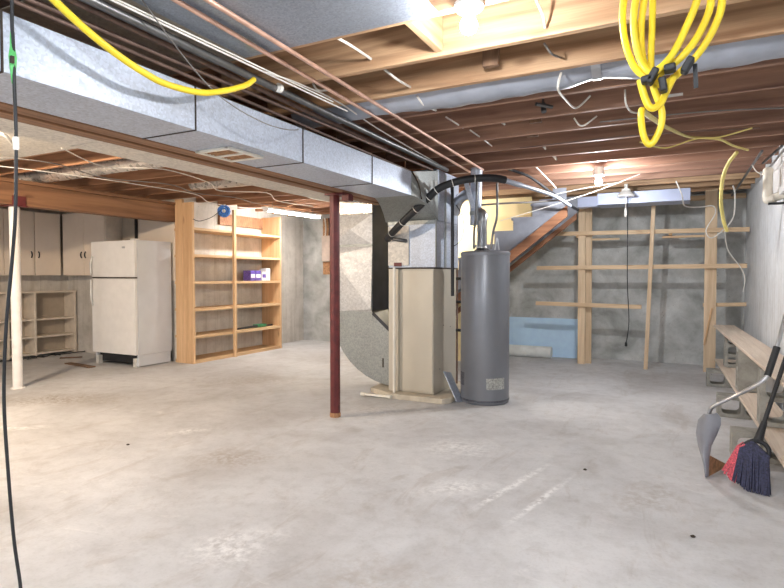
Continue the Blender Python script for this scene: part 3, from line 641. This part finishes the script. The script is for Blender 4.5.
# ------------------------------------------------------------------ right wall: window box and drain pipe
W1 = struct('window_1', MB().box(XR-.045, XR-.001, 5.3, 5.36, 1.98, 2.3).box(XR-.045, XR-.001, 6.54, 6.6, 1.98, 2.3).box(XR-.045, XR-.001, 5.36, 6.54, 2.24, 2.3).box(XR-.045, XR-.001, 5.36, 6.54, 1.98, 2.04), 'white', 'white framed basement window high on the pale wall', 'window')
build('window_sash', MB().box(XR-.03, XR-.002, 5.36, 6.54, 2.04, 2.24), 'white', W1)
DP = thing('drain_pipe', 'white painted pipe with elbow high on the pale wall', 'pipe', (.72, 6.5, 2.0))
t_ = at(768, 170, 'x', .70); e_ = at(767.5, 196, 'x', .70)
build('vertical_pipe', MB().cyl(t_, e_, .038, n=20), 'pipewhite', DP, smooth=40)
build('cap', MB().lathe([(.04, -.03), (.042, 0), (.03, .02)], t_, 20), 'pipewhite', DP, smooth=50)
build('elbow', MB().tube(smooth_path([e_+Vector((0, 0, .04)), e_+Vector((0, 0, -.01)), e_+Vector((.01, -.01, -.035)), e_+Vector((.05, -.03, -.03))], 5), .041, 18), 'pipewhite', DP, smooth=60)
build('branch_pipe', MB().cyl(e_+Vector((.0, -.0, -.035)), Vector((XR-.001, e_.y-.06, e_.z+.0)), .036, n=20), 'pipewhite', DP, smooth=40)
build('clamp', MB().box(e_.x+.0, XR-.001, e_.y-.08, e_.y-.03, e_.z-.085, e_.z-.068), 'black', DP)
pipe('vent_rod', [at(731,197,'z',2.37), at(762,151,'z',2.37)], .012, 'steel', 'thin grey conduit under the joists, left of the pair near the drain pipe', 'pipe', None, straight=True)
pipe('vent_rod', [at(763,163,'z',2.38), at(782,146,'z',2.38)], .012, 'steel', 'thin grey conduit under the joists above the drain pipe', 'pipe', None, straight=True)
pipe('white_cable', [at(752,165,'y',6.2), at(757,172,'y',6.3), at(766,176,'y',6.5)], .005, 'whitewire', 'white cable running to the drain pipe top', 'cable')
pipe('white_cable', [at(676,181,'y',7.2), at(682,195,'y',7.3), at(685,206,'y',7.6), at(700,207,'y',7.9), at(713,206,'y',8.0), at(715,214,'y',8.0), at(706,230,'y',8.0), at(711,238,'y',8.0), at(722,231,'y',8.0), at(733,218,'y',7.6), at(735,196,'y',7.2), at(733,186,'y',7.0)], .007, 'whitewire', 'white cable looping past the right rack post', 'cable')
pipe('white_cable', [at(725,231,'y',7.9), at(728,250,'y',8.1), at(741,268,'y',8.2), at(745,280,'y',8.2), at(743,292,'y',8.2)], .006, 'whitewire', 'white cable end curling below the hose beside the right rack post', 'cable')

# ------------------------------------------------------------------ yellow hoses
pts = [at(40,-14,'x',-1.98)]+[at(*p_, 'x', -2.0) for p_ in ((54,0),(84,28),(115,53),(143,72),(166,84),(200,92.5),(226,90.5),(246,85))]
pts += [at(252.7,82,'x',-2.02)+Vector((-.01,.02,.02))]
pipe('yellow_hose', pts, .0145, 'yellow', 'bright yellow hose sagging in front of the duct', 'hose', n=14)
HS = thing('hose_coil', 'yellow hose coil tied with black tape hanging from the joists', 'hose', (-.02, 2.2, 1.75))
def loop(cx, top, pts_, y): return [at(px, py, 'y', y) for px, py in pts_]
YH = 2.18
m = MB()
path = [(700,-30,.0),(697,0,.0),(684,32,.0),(672,55,-.01),(660,68,-.02),(650,72,-.02),(640,58,.0),(634,30,.0),(636,0,.0),(648,-34,.01),(680,-44,.02),(705,-30,.03),(711,0,.03),
        (703,26,.03),(688,50,.02),(668,68,.02),(650,77,.01),(634,66,.02),(624,36,.03),(624,0,.03),(638,-40,.04),(680,-56,.05),(714,-34,.05),(722,0,.05),(714,28,.05),(698,54,.05),(680,72,.05),(664,84,.04),
        (652,80,.03),(643,60,.03),(641,30,.04),(644,0,.04)]
build('hose', m.tube(smooth_path([at(a_, b_, 'y', YH+c_) for a_, b_, c_ in path], 7), .0125, 12), 'yellow', HS, smooth=60)
m = MB(); m.tube(smooth_path([at(653,-8,'y',YH+.06), at(652,30,'y',YH+.05), at(651,62,'y',YH+.04), at(653,85,'y',YH+.03), at(658,100,'y',YH+.02), at(662,112,'y',YH+.02), at(661,126,'y',YH+.02), at(654,141,'y',YH+.02), at(648,144,'y',YH+.02), at(643,133,'y',YH+.02), at(641,116,'y',YH+.03), at(642,110,'y',YH+.05)], 6), .0115, 12)
build('hose_tail', m, 'yellow', HS, smooth=60)
m = MB(); m.tube(smooth_path([at(640,80,'y',YH), at(645,98,'y',YH), at(651,108,'y',YH), at(660,104,'y',YH+.01), at(666,92,'y',YH+.02), at(674,76,'y',YH+.03)], 6), .0125, 12)
build('hose_tail', m, 'yellow', HS, smooth=60)
for (a0, b0), (a1, b1) in (((657,69),(648,84)), ((641,82),(653,78)), ((664,70),(676,67)), ((692,58),(683,73)), ((662,78),(664,92))):
    build('tape_wrap', MB().bar(at(a0,b0,'y',YH-.015), at(a1,b1,'y',YH-.015), .024, .05, up=(0,1,0)), 'black', HS, bevel=.006)
build('tape_end', MB().bar(at(695,64,'y',YH+.02), at(696,88,'y',YH+.02), .014, .006, up=(0,1,0)), 'black', HS)
pipe('trailing_hose', [at(641,110,'y',2.25), at(655,120,'y',2.7), at(668,128,'y',3.3), at(690,137,'z',2.36), at(718,139,'z',2.37), at(734,146,'z',2.37), at(748,150,'z',2.38)], .010, 'palehose', 'faded yellow hose trailing from the coil along the joists', 'hose')
pipe('trailing_hose', [at(640,142,'z',2.36), at(665,148,'z',2.36), at(695,139,'z',2.37), at(720,137,'z',2.37), at(752,128,'z',2.37)], .006, 'palehose', 'thin cream cord strung below the joists behind the coil', 'cord')
pipe('drooping_hose', [at(737,152,'z',2.36), at(728,164,'y',5.9), at(722.5,180,'y',6.0), at(721,202,'y',6.1), at(724,222,'y',6.2), at(727,231,'y',6.25)], .016, 'palehose', 'thick faded yellow hose drooping in front of the right rack post', 'hose', n=12)
# small label plate behind the coil
o = build('metal_plate', MB().bar(at(660,97,'z',2.41), at(683,94,'z',2.41), .05, .006), 'gwhite'); tag(o, 'small white metal plate on the joist behind the hose coil', 'plate')
o = build('pipe_valve', MB().cyl(at(536,104,'z',2.40), at(552,107,'z',2.40), .012, n=10).cyl(at(543,104,'z',2.44), at(544,112,'z',2.38), .018, n=10).cyl(at(543,104,'z',2.44), at(543,104,'z',2.44)+Vector((0,0,.199)), .008, n=8), 'steel', smooth=40); tag(o, 'small metal valve hanging behind the silver flex duct', 'valve')

# ------------------------------------------------------------------ hanging cord at the left with green plug
PX = 1.15
pts = [at(px_, py_, 'y', PX) for px_, py_ in ((12,-40),(12,20),(13,40),(14.5,90),(16,140),(15.5,210),(12,262),(6,330),(4,400),(8,470),(14,540),(21,592),(30,640))]
pts = [p_ for p_ in pts if p_.z > .05]; e = pts[-1]; pts += [Vector((e.x+.03, e.y-.02, .012)), Vector((e.x+.15, e.y-.3, .008))]
pts[0].z = 2.39
HC2 = thing('extension_cord', 'dark cord with green plug hanging at the far left of the duct', 'cord', (e.x, PX, 0))
build('cord', MB().tube(smooth_path(pts, 6), .006, 8), 'black', HC2, smooth=60)
d0, d1 = at(12,31,'y',PX), at(13.5,84,'y',PX)
sp = [d0.lerp(d1, t) for t in (0, .1, .3, .45, .5, .7, .9, 1)]
build('plug', MB().tube(sp, [.005, .007, .008, .012, .013, .010, .007, .005], 12), 'green', HC2, smooth=50)
build('plug_clip', MB().bar(at(12,56,'y',PX-.013), at(12,63,'y',PX-.013), .012, .01, up=(0,1,0)), 'seam', HC2)
build('connector', MB().tube([at(16,137,'y',PX), at(16,150,'y',PX)], .010, 10), 'whitewire', HC2, smooth=40)

# ------------------------------------------------------------------ left beam and white post
LB = thing('side_beam', 'dark stained timber beam crossing over the cream cabinets', 'beam', (-6.6, 4, 2.05))
build('timber', MB().box(-6.64, -6.56, 1.0, 5.93, 2.06, 2.30), 'beam', LB, bevel=.004)
build('timber', MB().box(-6.73, -6.645, 1.0, 5.90, 2.06, 2.30), 'beam', LB, bevel=.004)
build('top_plate', MB().box(-6.76, -6.53, 1.0, 5.93, 2.302, 2.34), 'beam', LB)
pc = at(14.5, 389, 'z', 0)
WP = thing('white_post', 'white painted steel column under the side beam at far left', 'post', (pc.x, pc.y, 0))
build('column', MB().lathe([(.05, .01), (.052, 2.045)], (-6.65, pc.y+.05, 0), 28), 'whitepost', WP, smooth=40)
build('base_plate', MB().lathe([(.075, 0), (.07, .012)], (-6.65, pc.y+.05, 0), 24), 'whitepost', WP)
build('top_plate', MB().box(-6.75, -6.55, pc.y-.05, pc.y+.15, 2.046, 2.058), 'redsteel', WP)
build('bracket', MB().box(-6.558, -6.545, pc.y-.02, pc.y+.12, 2.06, 2.16), 'redsteel', WP)
# ------------------------------------------------------------------ alcove: cabinets, shelves, fridge
def handle(x, y, z, axis, parent):
    d = Vector((0, -.022, 0)) if axis == 'y' else Vector((.022, 0, 0))
    c_ = Vector((x, y, z)); up = Vector((0, 0, .045))
    return build('handle', MB().tube(smooth_path([c_-up, c_-up*.8+d*.6, c_+d, c_+up*.8+d*.6, c_+up], 4), .009, 8), 'black', parent, smooth=60)
UC = thing('wall_cabinet', 'cream double door wall cabinet on the alcove back wall, left of refrigerator', 'cabinet', (-8.3, 5.8, 1.28))
build('body', MB().box(-8.82, -7.80, 5.655, YA-.002, 1.29, 2.25), 'cabinet', UC)
for xa_, xb_, hx in ((-8.815, -8.297, -8.34), (-8.287, -7.80, -8.245)):
    d_ = build('door', MB().box(xa_, xb_, 5.63, 5.652, 1.28, 2.26), 'cabinet', UC, bevel=.004); handle(hx, 5.63, 1.60, 'y', d_)
build('end_panel', MB().box(-7.795, -7.775, 5.64, YA-.002, 1.27, 2.26), 'shelf_white', UC)
UC2 = thing('wall_cabinet', 'cream wall cabinet on the alcove side wall behind the white post', 'cabinet', (-9, 5, 1.28))
build('body', MB().box(XF+.002, -8.875, 3.9, 5.62, 1.29, 2.25), 'cabinet', UC2)
for ya_, yb_, hy in ((3.9, 4.36, 4.32), (4.37, 4.76, 4.41), (4.77, 5.20, 5.155), (5.215, 5.615, 5.265)):
    d_ = build('door', MB().box(-8.87, -8.85, ya_, yb_, 1.28, 2.26), 'cabinet', UC2, bevel=.004); handle(-8.85, hy, 1.60, 'x', d_)
LS = thing('low_shelf_unit', 'low cream painted open shelf unit along the alcove side wall', 'shelf', (-9.08, 4.8, 0))
lx0, lx1 = XF+.004, -8.93
ys = [3.9, 4.42, 4.85, 5.25, 5.90]
for y in ys: build('upright', MB().box(lx0, lx1, y-.022, y+.012, .0, 1.0), 'shelf_white', LS, bevel=.002)
for z in (.05, .31, .585): 
    for i in range(4): build('shelf', MB().box(lx0, lx1-.004, ys[i]+.014, ys[i+1]-.024, z-.014, z+.014), 'shelf_white', LS, bevel=.002)
build('top_board', MB().box(lx0, lx1+.006, 3.88, 5.92, 1.002, 1.03), 'shelf_white', LS, bevel=.002)
build('back_panel', MB().box(lx0-.003, lx0, 3.9, 5.9, 0, 1.0), 'cabinet_side', LS)
o = build('alcove_panel', MB().box(-7.74, -7.45, YA-.05, YA-.002, 1.2, 2.26), 'cabinet_side'); tag(o, 'brownish panel above the refrigerator, right of the cream cabinet', 'panel')
o = build('alcove_panel', MB().box(-7.42, XL-.02, YA-.02, YA-.002, 1.2, 2.36), 'cabinet'); tag(o, 'pale board on the wall above the refrigerator right side', 'panel')
o = build('dark_strip', MB().box(-7.448, -7.425, YA-.06, YA-.022, 1.2, 2.26), 'black'); tag(o, 'narrow black strip between the panels above the refrigerator', 'strip')
FR = thing('refrigerator', 'white top-freezer refrigerator standing in the alcove opening', 'refrigerator', (-7.08, 5.6, 0))
rx0, rx1, ry0, ry1, rh = -7.57, -6.655, 5.25, 5.88, 1.77
build('body', MB().box(rx0, rx1, ry0+.05, ry1, .165, rh), 'fridge_side', FR, bevel=.006)
build('side_skirt', MB().box(rx1-.03, rx1, ry0+.05, ry1, .012, .163).box(rx0, rx0+.03, ry0+.05, ry1, .012, .163).box(rx0, rx1, ry1-.03, ry1, .012, .163), 'fridge_side', FR)
d_ = build('freezer_door', MB().box(rx0, rx1, ry0, ry0+.045, 1.255, rh-.005), 'white', FR, bevel=.008)
hm = MB().tube([(rx0+.035, ry0-.03, 1.28), (rx0+.035, ry0-.035, 1.45), (rx0+.035, ry0-.005, 1.56)], .014, 8); build('handle', hm, 'gwhite', d_, smooth=60)
build('badge', MB().box(-6.90, -6.84, ry0-.003, ry0, 1.655, 1.68), 'silver', d_)
d_ = build('main_door', MB().box(rx0, rx1, ry0, ry0+.045, .17, 1.235), 'white', FR, bevel=.008)
hm = MB().tube([(rx0+.035, ry0-.03, 1.22), (rx0+.035, ry0-.035, .95), (rx0+.035, ry0-.005, .84)], .014, 8); build('handle', hm, 'gwhite', d_, smooth=60)
build('gasket', MB().box(rx0+.005, rx1-.004, ry0+.012, ry0+.05, 1.236, 1.254), 'seam', FR)
build('base_grille', MB().box(rx0+.04, rx1-.035, ry0+.09, ry0+.30, .04, .160), 'black', FR)
for x in (rx0+.06, rx1-.06): build('foot', MB().box(x-.03, x+.03, ry0+.03, ry0+.10, 0, .12), 'gwhite', FR)
build('hinge_cap', MB().box(rx1-.09, rx1-.01, ry0+.01, ry0+.10, rh, rh+.015), 'white', FR)
# things on the floor near the alcove
for (pa, pb, wd, lb) in (((68,363),(92,367),.10,'flat brown scrap board on the floor in front of the refrigerator'), ((60,358),(82,357),.06,'flat grey scrap strip on the floor beside the low shelves')):
    A_, B_ = at(*pa,'z',.01), at(*pb,'z',.01); o = build('scrap_board', MB().bar(A_, B_, wd, .014), 'oldblock'); tag(o, lb, 'scrap board')
for k in range(4):
    rnd = random.Random(k+3); y0 = 4.2+k*.40
    pts = [(-8.80+rnd.uniform(-.1,.12), y0+j*.07+rnd.uniform(-.05,.05), .012+rnd.uniform(0,.02)) for j in range(9)]
    pipe('floor_cable', pts, .009, 'black', f'black cable tangle on the floor before the low shelves, {ORD[k]} from the left', 'cable', 'cables on the alcove floor')

# ------------------------------------------------------------------ pine bookcase
BC = thing('bookcase', 'tall pine bookcase against the stained left wall', 'bookcase', (-6.4, 6.9, 0))
bx0, bx1 = XL+.01, -6.20
y_n, y_m, y_f = 5.90, 6.69, 7.84
PN = build('side_panel', MB().box(-6.545, -6.40, y_n-.04, y_n, 0, 2.385), 'pine_z', BC, bevel=.003)
build('side_panel', MB().box(-6.395, bx1, y_n-.04, y_n, 0, 2.33), 'pine_z', BC, bevel=.003)
build('side_panel', MB().box(bx0, bx1, y_f, y_f+.04, 0, 2.30), 'pine_z', BC, bevel=.003)
build('center_upright', MB().box(bx1, bx1+.04, y_m-.025, y_m+.025, 0, 2.30), 'pine_z', BC, bevel=.003)
zs = [.40, .795, 1.19, 1.585, 1.97]
for z in zs:
    build('shelf', MB().box(bx0, bx1, y_n, y_m-.002, z-.038, z), 'pine_y', BC, bevel=.002)
    build('shelf', MB().box(bx0, bx1, y_m+.002, y_f, z-.038, z), 'pine_y', BC, bevel=.002)
build('kick_board', MB().box(bx0, bx1, y_n, y_f, .0, .045), 'pine_y', BC, bevel=.003)
build('top_rail', MB().box(bx0, bx0+.04, y_m+.1, y_f, 2.10, 2.28), 'joist_red', BC)
# things on it
RC = thing('cord_reel', 'coiled blue extension cord hanging at the bookcase top', 'cord', (-6.2, 6.5, 2.2))
cc = at(224, 211, 'x', -6.10)
m = MB()
for k in range(4):
    r_ = .085-k*.015
    m.tube([(cc.x+.72*r_*math.cos(t*R(24))+.012*(k%2), cc.y+.69*r_*math.cos(t*R(24))-.012*(k%2), cc.z+r_*math.sin(t*R(24))) for t in range(15)], .012, 8, closed=True)
build('cord_coil', m, 'bluecord', RC, smooth=60)
build('cord_tie', MB().box(cc.x-.008, cc.x+.02, cc.y-.012, cc.y+.012, cc.z-.02, cc.z+.10), 'whitewire', RC)
pipe('power_cord', [cc+Vector((.02,-.09,-.0)), at(212,217,'x',-6.15), at(200,221,'x',-6.15), at(193,219,'x',-6.15)], .005, 'black', 'thin black cord hanging left from the blue cord coil', 'cord')
def carton(x0, x1, y0, y1, z0, z1, mat, band, lb):
    o = thing('carton', lb, 'box', ((x0+x1)/2, (y0+y1)/2, z0), 'cartons on the bookcase')
    build('box_body', MB().box(x0, x1, y0, y1, z0, z1), mat, o, bevel=.004)
    if band: build('printed_band', MB().box(x1, x1+.002, y0+.01, y1-.01, z0+.05, z0+.11), band, o)
zc = 1.191
carton(-6.42, -6.26, 7.15, 7.27, zc, zc+.17, 'purple', 'boxwhite', 'dark printed carton, leftmost on the third shelf')
carton(-6.42, -6.27, 7.29, 7.42, zc, zc+.17, 'purple', 'boxwhite', 'purple and white carton in the middle on the third shelf')
carton(-6.44, -6.26, 7.44, 7.54, zc, zc+.15, 'boxwhite', 'purple', 'white carton with purple print on the third shelf')
carton(-6.42, -6.27, 7.56, 7.66, zc, zc+.21, 'boxwhite', None, 'plain white jug-like carton, rightmost on the third shelf')
TB = thing('caulk_tool', 'long black and green tool lying on the lowest full shelf', 'tool', (-6.35, 7.3, .4))
build('barrel', MB().cyl((-6.32, 6.85, .415), (-6.30, 7.35, .43), .014, .02, n=10), 'black', TB, smooth=40)
build('body', MB().box(-6.38, -6.29, 7.32, 7.58, .401, .455), 'greenbag', TB, bevel=.015)
build('handle', MB().cyl((-6.34, 7.55, .42), (-6.33, 7.78, .415), .014, n=10), 'black', TB, smooth=40)
# electrical panel at the far back wall
EP = thing('breaker_panel', 'beige electrical panel with cables on the back wall behind the red post', 'electrical panel', (-5.85, 9.05, 1.4))
build('backboard', MB().box(-6.13, -5.5, 9.07, 9.098, 1.30, 1.54), 'brownboard', EP)
build('backboard', MB().box(-6.13, -5.5, 9.07, 9.098, 2.02, 2.38), 'brownboard', EP)
build('panel_box', MB().box(-6.10, -5.70, 8.98, 9.098, 1.55, 2.04), 'panelgrey', EP, bevel=.005)
for k in range(5): build('cable', MB().tube(smooth_path([(-6.05+k*.085, 9.03, 2.04), (-6.03+k*.08, 9.02, 2.2), (-6.06+k*.09, 9.03, 2.38)], 4), .012, 8), 'black' if k%2 else 'whitewire', EP, smooth=60)

# ------------------------------------------------------------------ left bay cables, foil duct
pipe('foil_duct', [(-6.9, 3.98, 2.46), (-6.2, 3.98, 2.45), (-5.4, 3.98, 2.46), (-4.6, 3.98, 2.46), (-3.7, 3.98, 2.46)], .10, 'foil', 'crinkled foil insulated round duct between left-bay joists', 'flexible duct', n=18)
pipe('foil_duct', [(-5.6, 5.32, 2.47), (-4.8, 5.32, 2.46), (-4.0, 5.32, 2.47)], .09, 'foil', 'short foil insulated duct over the middle of the left bay', 'flexible duct', n=18)
rnd = random.Random(11)
for k in range(5):
    x = -3.95-.5*k; pts = [(x+rnd.uniform(-.22,.22), 2.9+.62*j+rnd.uniform(-.2,.2), 2.372-rnd.uniform(0,.035)) for j in range(8 if k < 8 else 5)]
    pipe('left_bay_cable', pts, .006, 'whitewire' if k % 3 else 'greywire', f'{"white" if k%3 else "grey"} cable stapled under left-bay joists, {ORD[k]} out from the return duct', 'cable', 'cables under the left-bay joists', n=6)
pipe('loose_wire_bundle', [at(0,133,'z',2.34), at(6,136,'z',2.30), at(12,143,'z',2.31), at(16,146,'z',2.35)], .012, 'whitewire', 'frayed white wire bundle beside the hanging cord connector', 'cable')

# ------------------------------------------------------------------ cinder-block bench
def cinder(cx, y0, z0, mode, label, rot=0.0, cores=2):
    # mode 'low': lying with two cores facing -Y, 0.4 wide (x) 0.19 tall; 'tall': on end 0.19 wide 0.39 tall; 'blank': on end, solid face to the camera
    m = MB()
    t = .032; Dp = .19
    if mode == 'low': W_, H_ = .40, .19
    elif mode == 'tall': W_, H_ = .19, .385
    else: W_, H_ = .19, .385
    def slab(x0, x1, z0_, z1_): m.box(x0, x1, 0, Dp, z0_, z1_)
    if mode == 'blank':
        Wb = .21; m.box(-Wb/2, Wb/2, 0, t, 0, H_); m.box(-Wb/2, Wb/2, Dp-t, Dp, 0, H_)
        for z in (0, H_/2-t/2, H_-t): m.box(-Wb/2, Wb/2, t, Dp-t, z, z+t)
    else:
        # frame with rounded cores
        horiz = mode == 'low'; n_ = 2 if mode == 'low' else cores
        L_ = W_ if horiz else H_; T_ = H_ if horiz else W_
        vs = []; fs = []
        # long direction u, short direction v
        cw = (L_-t*(n_+1))/n_
        def P3(u, v, d): return (u-W_/2, d, v) if horiz else (v-W_/2, d, u)
        for c_ in range(n_):
            u0 = c_*(cw+t) if c_ else 0; u1 = (c_+1)*(cw+t)+(t if c_ == n_-1 else 0)
            if c_: u0 += t/2
            if c_ != n_-1: u1 += t/2
            hu0, hu1, hv0, hv1 = t+c_*(cw+t), t+c_*(cw+t)+cw, t, T_-t
            cu, cv, ru, rv = (hu0+hu1)/2, (hv0+hv1)/2, (hu1-hu0)/2, (hv1-hv0)/2
            N = 24; ins = []; outs = []
            for k in range(N):
                a = 2*math.pi*(k+.5)/N; ca, sa = math.cos(a), math.sin(a); e_ = .5
                ins.append((cu+ru*math.copysign(abs(ca)**e_, ca), cv+rv*math.copysign(abs(sa)**e_, sa)))
                q_ = max(abs(ca), abs(sa)); bu, bv = ca/q_, sa/q_
                outs.append((u0 if bu < -.999 else u1 if bu > .999 else (u0+u1)/2+bu*(u1-u0)/2, 0 if bv < -.999 else T_ if bv > .999 else T_/2+bv*T_/2))
            # put the outer ring's corner samples exactly in the corners
            for cu_, cv_ in ((u0, 0), (u1, 0), (u1, T_), (u0, T_)):
                k = min(range(N), key=lambda i: (outs[i][0]-cu_)**2+(outs[i][1]-cv_)**2); outs[k] = (cu_, cv_)
            o_ = len(vs)
            vs += [P3(u, v, 0) for u, v in ins]+[P3(u, v, 0) for u, v in outs]+[P3(u, v, Dp) for u, v in ins]+[P3(u, v, Dp) for u, v in outs]
            for k in range(N):
                k2 = (k+1)%N
                fs += [(o_+k, o_+k2, o_+N+k2, o_+N+k), (o_+2*N+k, o_+3*N+k, o_+3*N+k2, o_+2*N+k2), (o_+k, o_+2*N+k, o_+2*N+k2, o_+k2), (o_+N+k, o_+N+k2, o_+3*N+k2, o_+3*N+k)]
        m.add(vs, fs)
    o = build('cinder_block', m, 'block', bevel=.003, base=(0,0,0)); o.location = (cx, y0, z0); o.rotation_euler.z = rot
    return tag(o, label, 'cinder block', 'cinder blocks of the bench')
cinder(.51, 7.35, 0, 'low', 'cinder block on the floor at the far end of the bench')
cinder(.535, 5.82, 0, 'low', 'cinder block on the floor under the middle of the bench')
cinder(.55, 4.50, 0, 'low', 'cinder block on the floor at the near end, behind the broom')
cinder(.585, 7.45, .223, 'tall', 'upright cinder block at the far end, three openings toward the room', cores=3)
cinder(.60, 5.93, .223, 'blank', 'smooth faced upright cinder block in the middle of the bench')
cinder(.62, 4.62, .223, 'tall', 'upright cinder block nearest the broom handle')
def plank(a, b, w_, z, label):
    a, b = Vector((*a, z)), Vector((*b, z)); d = (b-a).normalized(); sd = Vector((d.y, -d.x, 0)); sd = sd if sd.x > 0 else -sd
    o = build('bench_plank', MB().bar(a+sd*w_/2, b+sd*w_/2, w_, .028), 'board_y', bevel=.003); tag(o, label, 'plank', 'planks of the bench')
plank((.432, 8.20), (.548, 3.62), .235, .2055, 'lower pale plank of the block bench')
plank((.421, 8.38), (.565, 4.00), .235, .624, 'upper pale plank forming the bench seat')

# ------------------------------------------------------------------ dustpan and broom
DPN = thing('lobby_dustpan', 'grey upright dustpan with silver tube handle beside the bench', 'dustpan', (.22, 4.05, 0))
yb_ = 4.02
hp = [at(709,417,'y',4.04), at(710,411,'y',4.03), at(714,406,'y',4.02), at(737,395,'y',3.98), at(755,386,'y',3.93), at(764,380,'y',3.92), at(768,374,'y',3.93), at(777,346,'y',3.99), at(790,300,'y',4.10), at(806,250,'y',4.22)]
build('handle_tube', MB().tube(smooth_path(hp, 6), .0125, 14), 'silver', DPN, smooth=60)
build('grip', MB().tube([at(767.5,376,'y',3.93), at(777,347,'y',3.985)], .019, 16), 'black', DPN, smooth=40)
# shell: curved hood that flares then narrows to the lip
secs = [((699,431),(712,414),(723,413)), ((698,438),(708,424),(723,424)), ((700,448),(708,440),(719,434)), ((703,459),(708,450),(714,446)), ((706,467),(709,460),(712,457)), ((709,476),(710,472),(711,468))]
vs = []; fs = []; nn = 9
outline_l = [(704,414),(698,420),(696,433),(698,446),(701,456),(704.5,466),(707.5,476)]
outline_r = [(717,413),(721,418),(721,425),(717,435),(711.5,446),(709.5,458),(709,475)]
for (lx_, ly_), (rx_, ry_) in zip(outline_l, outline_r):
    Lp, Rp = at(lx_, ly_, 'y', 4.06), at(rx_, ry_, 'y', 4.0)
    for k in range(nn):
        t = k/(nn-1); p_ = Lp.lerp(Rp, t); bulge = .05*math.sin(math.pi*t)
        vs.append(p_+Vector((-.02*math.sin(math.pi*t), -bulge, 0)))
    for k in range(nn):
        t = k/(nn-1); p_ = Lp.lerp(Rp, 1-t); vs.append(p_+Vector((0, -.03*math.sin(math.pi*t)+.012, 0)))
r2 = 2*nn
for i in range(len(outline_l)-1):
    for k in range(r2): fs.append((i*r2+k, i*r2+(k+1)%r2, (i+1)*r2+(k+1)%r2, (i+1)*r2+k))
fs += [tuple(range(r2)), tuple((len(outline_l)-1)*r2+k for k in range(r2-1, -1, -1))]
build('hood', MB().add(vs, fs), 'greyplastic', DPN, smooth=50)
tri = [at(708.5,476,'y',4.03), at(709,456,'y',4.03), at(728,466,'z',0.004)]
tri[0].z = .002
build('scoop_floor', MB().add(tri+[t_+Vector((.0,.012,.004)) for t_ in tri], [(0,1,2),(5,4,3),(0,3,4,1),(1,4,5,2),(2,5,3,0)]), 'brownboard', DPN)
BR = thing('broom', 'angled broom with navy and red bristles leaning beside the dustpan', 'broom', (.40, 3.9, 0))
hb = at(758, 441, 'y', 3.97); ht = at(803, 306, 'y', 4.25)
build('handle', MB().cyl(hb, ht, .0125, n=14), 'black', BR, smooth=40)
build('ferrule', MB().cyl(hb, hb.lerp(ht, .14), .026, .016, n=14), 'black', BR, smooth=40)
capc = [at(742,446,'y',3.95), at(752,441,'y',3.95), at(763,443,'y',3.95), at(769,450,'y',3.93), at(768,458,'y',3.92)]
build('cap', MB().tube(smooth_path(capc, 4), .013, 10), 'black', BR, smooth=60)
def bristles(top_, bot_, n_, mat, nm, seed):
    rnd = random.Random(seed); m = MB()
    for i in range(n_):
        t = i/(n_-1)
        def ev(line, t):
            s_ = t*(len(line)-1); k = min(int(s_), len(line)-2); return line[k].lerp(line[k+1], s_-k)
        for dy in (-.022, 0, .022):
            a, b = ev(top_, t), ev(bot_, min(1, max(0, t+rnd.uniform(-.02, .02))))
            a = a+Vector((0, dy, 0)); b = b+Vector((rnd.uniform(-.008,.008), dy*1.5, rnd.uniform(0, .012)))
            if b.z < .003: b.z = .003
            m.tube([a, a.lerp(b, .5)+Vector((0, rnd.uniform(-.004,.004), 0)), b], [.006, .0055, .004], 5)
    build(nm, m, mat, BR)
tp_ = [at(740,446,'y',3.95), at(752,440,'y',3.95), at(768,455,'y',3.93)]
bt_ = [at(732,479,'y',3.93), at(750,493,'y',3.88), at(769,500,'y',3.85)]
bristles(tp_, bt_, 34, 'navybristle', 'navy_bristles', 1)
bristles([at(738,447,'y',3.95), at(744,443,'y',3.95)], [at(723,472,'y',3.98), at(733,482,'y',3.95)], 9, 'redbristle', 'red_bristles', 2)
# small litter on the floor
for i, (px, py, lb) in enumerate(((128,445,'tiny dark pebble on the floor left of centre'), (693,537,'tiny dark speck on the floor below the dustpan'), (585,470,'tiny dark speck on the floor left of the dustpan'))):
    p_ = at(px, py, 'z', 0); o = build('floor_debris', MB().lathe([(.010, 0), (.013, .004), (.006, .009)], p_, 7), 'seam'); tag(o, lb, 'debris')

pipe('pull_string', [at(500,221,'y',6.6), at(550,206,'y',6.65), at(596,191,'y',6.7), at(640,174,'y',6.8)], .004, 'whitewire', 'white string stretched past the far bulb toward the stairs', 'string')
pipe('pull_string', [at(545,197,'y',6.7), at(580,189,'y',6.75), at(622,182,'y',6.8)], .004, 'whitewire', 'short white string just below the far bulb', 'string')
pipe('cable_bundle', [at(505,168,'y',6.2), at(528,176,'y',6.3), at(548,190,'y',6.5), at(566,203,'y',6.8), at(578,210,'y',7.0)], .016, 'black', 'black cable bundle dropping toward the stair top', 'cable')
pipe('cable_bundle', [at(513,162,'y',6.2), at(530,163,'y',6.2), at(545,176,'y',6.3), at(556,188,'y',6.5)], .007, 'whitewire', 'white cable curving above the stair top', 'cable')
pipe('cable_bundle', [at(480,205,'y',6.6), at(510,203,'y',6.6), at(535,202,'y',6.7), at(560,200,'y',6.8)], .012, 'greywire', 'sagging grey cable above the yellow wallboard', 'cable')
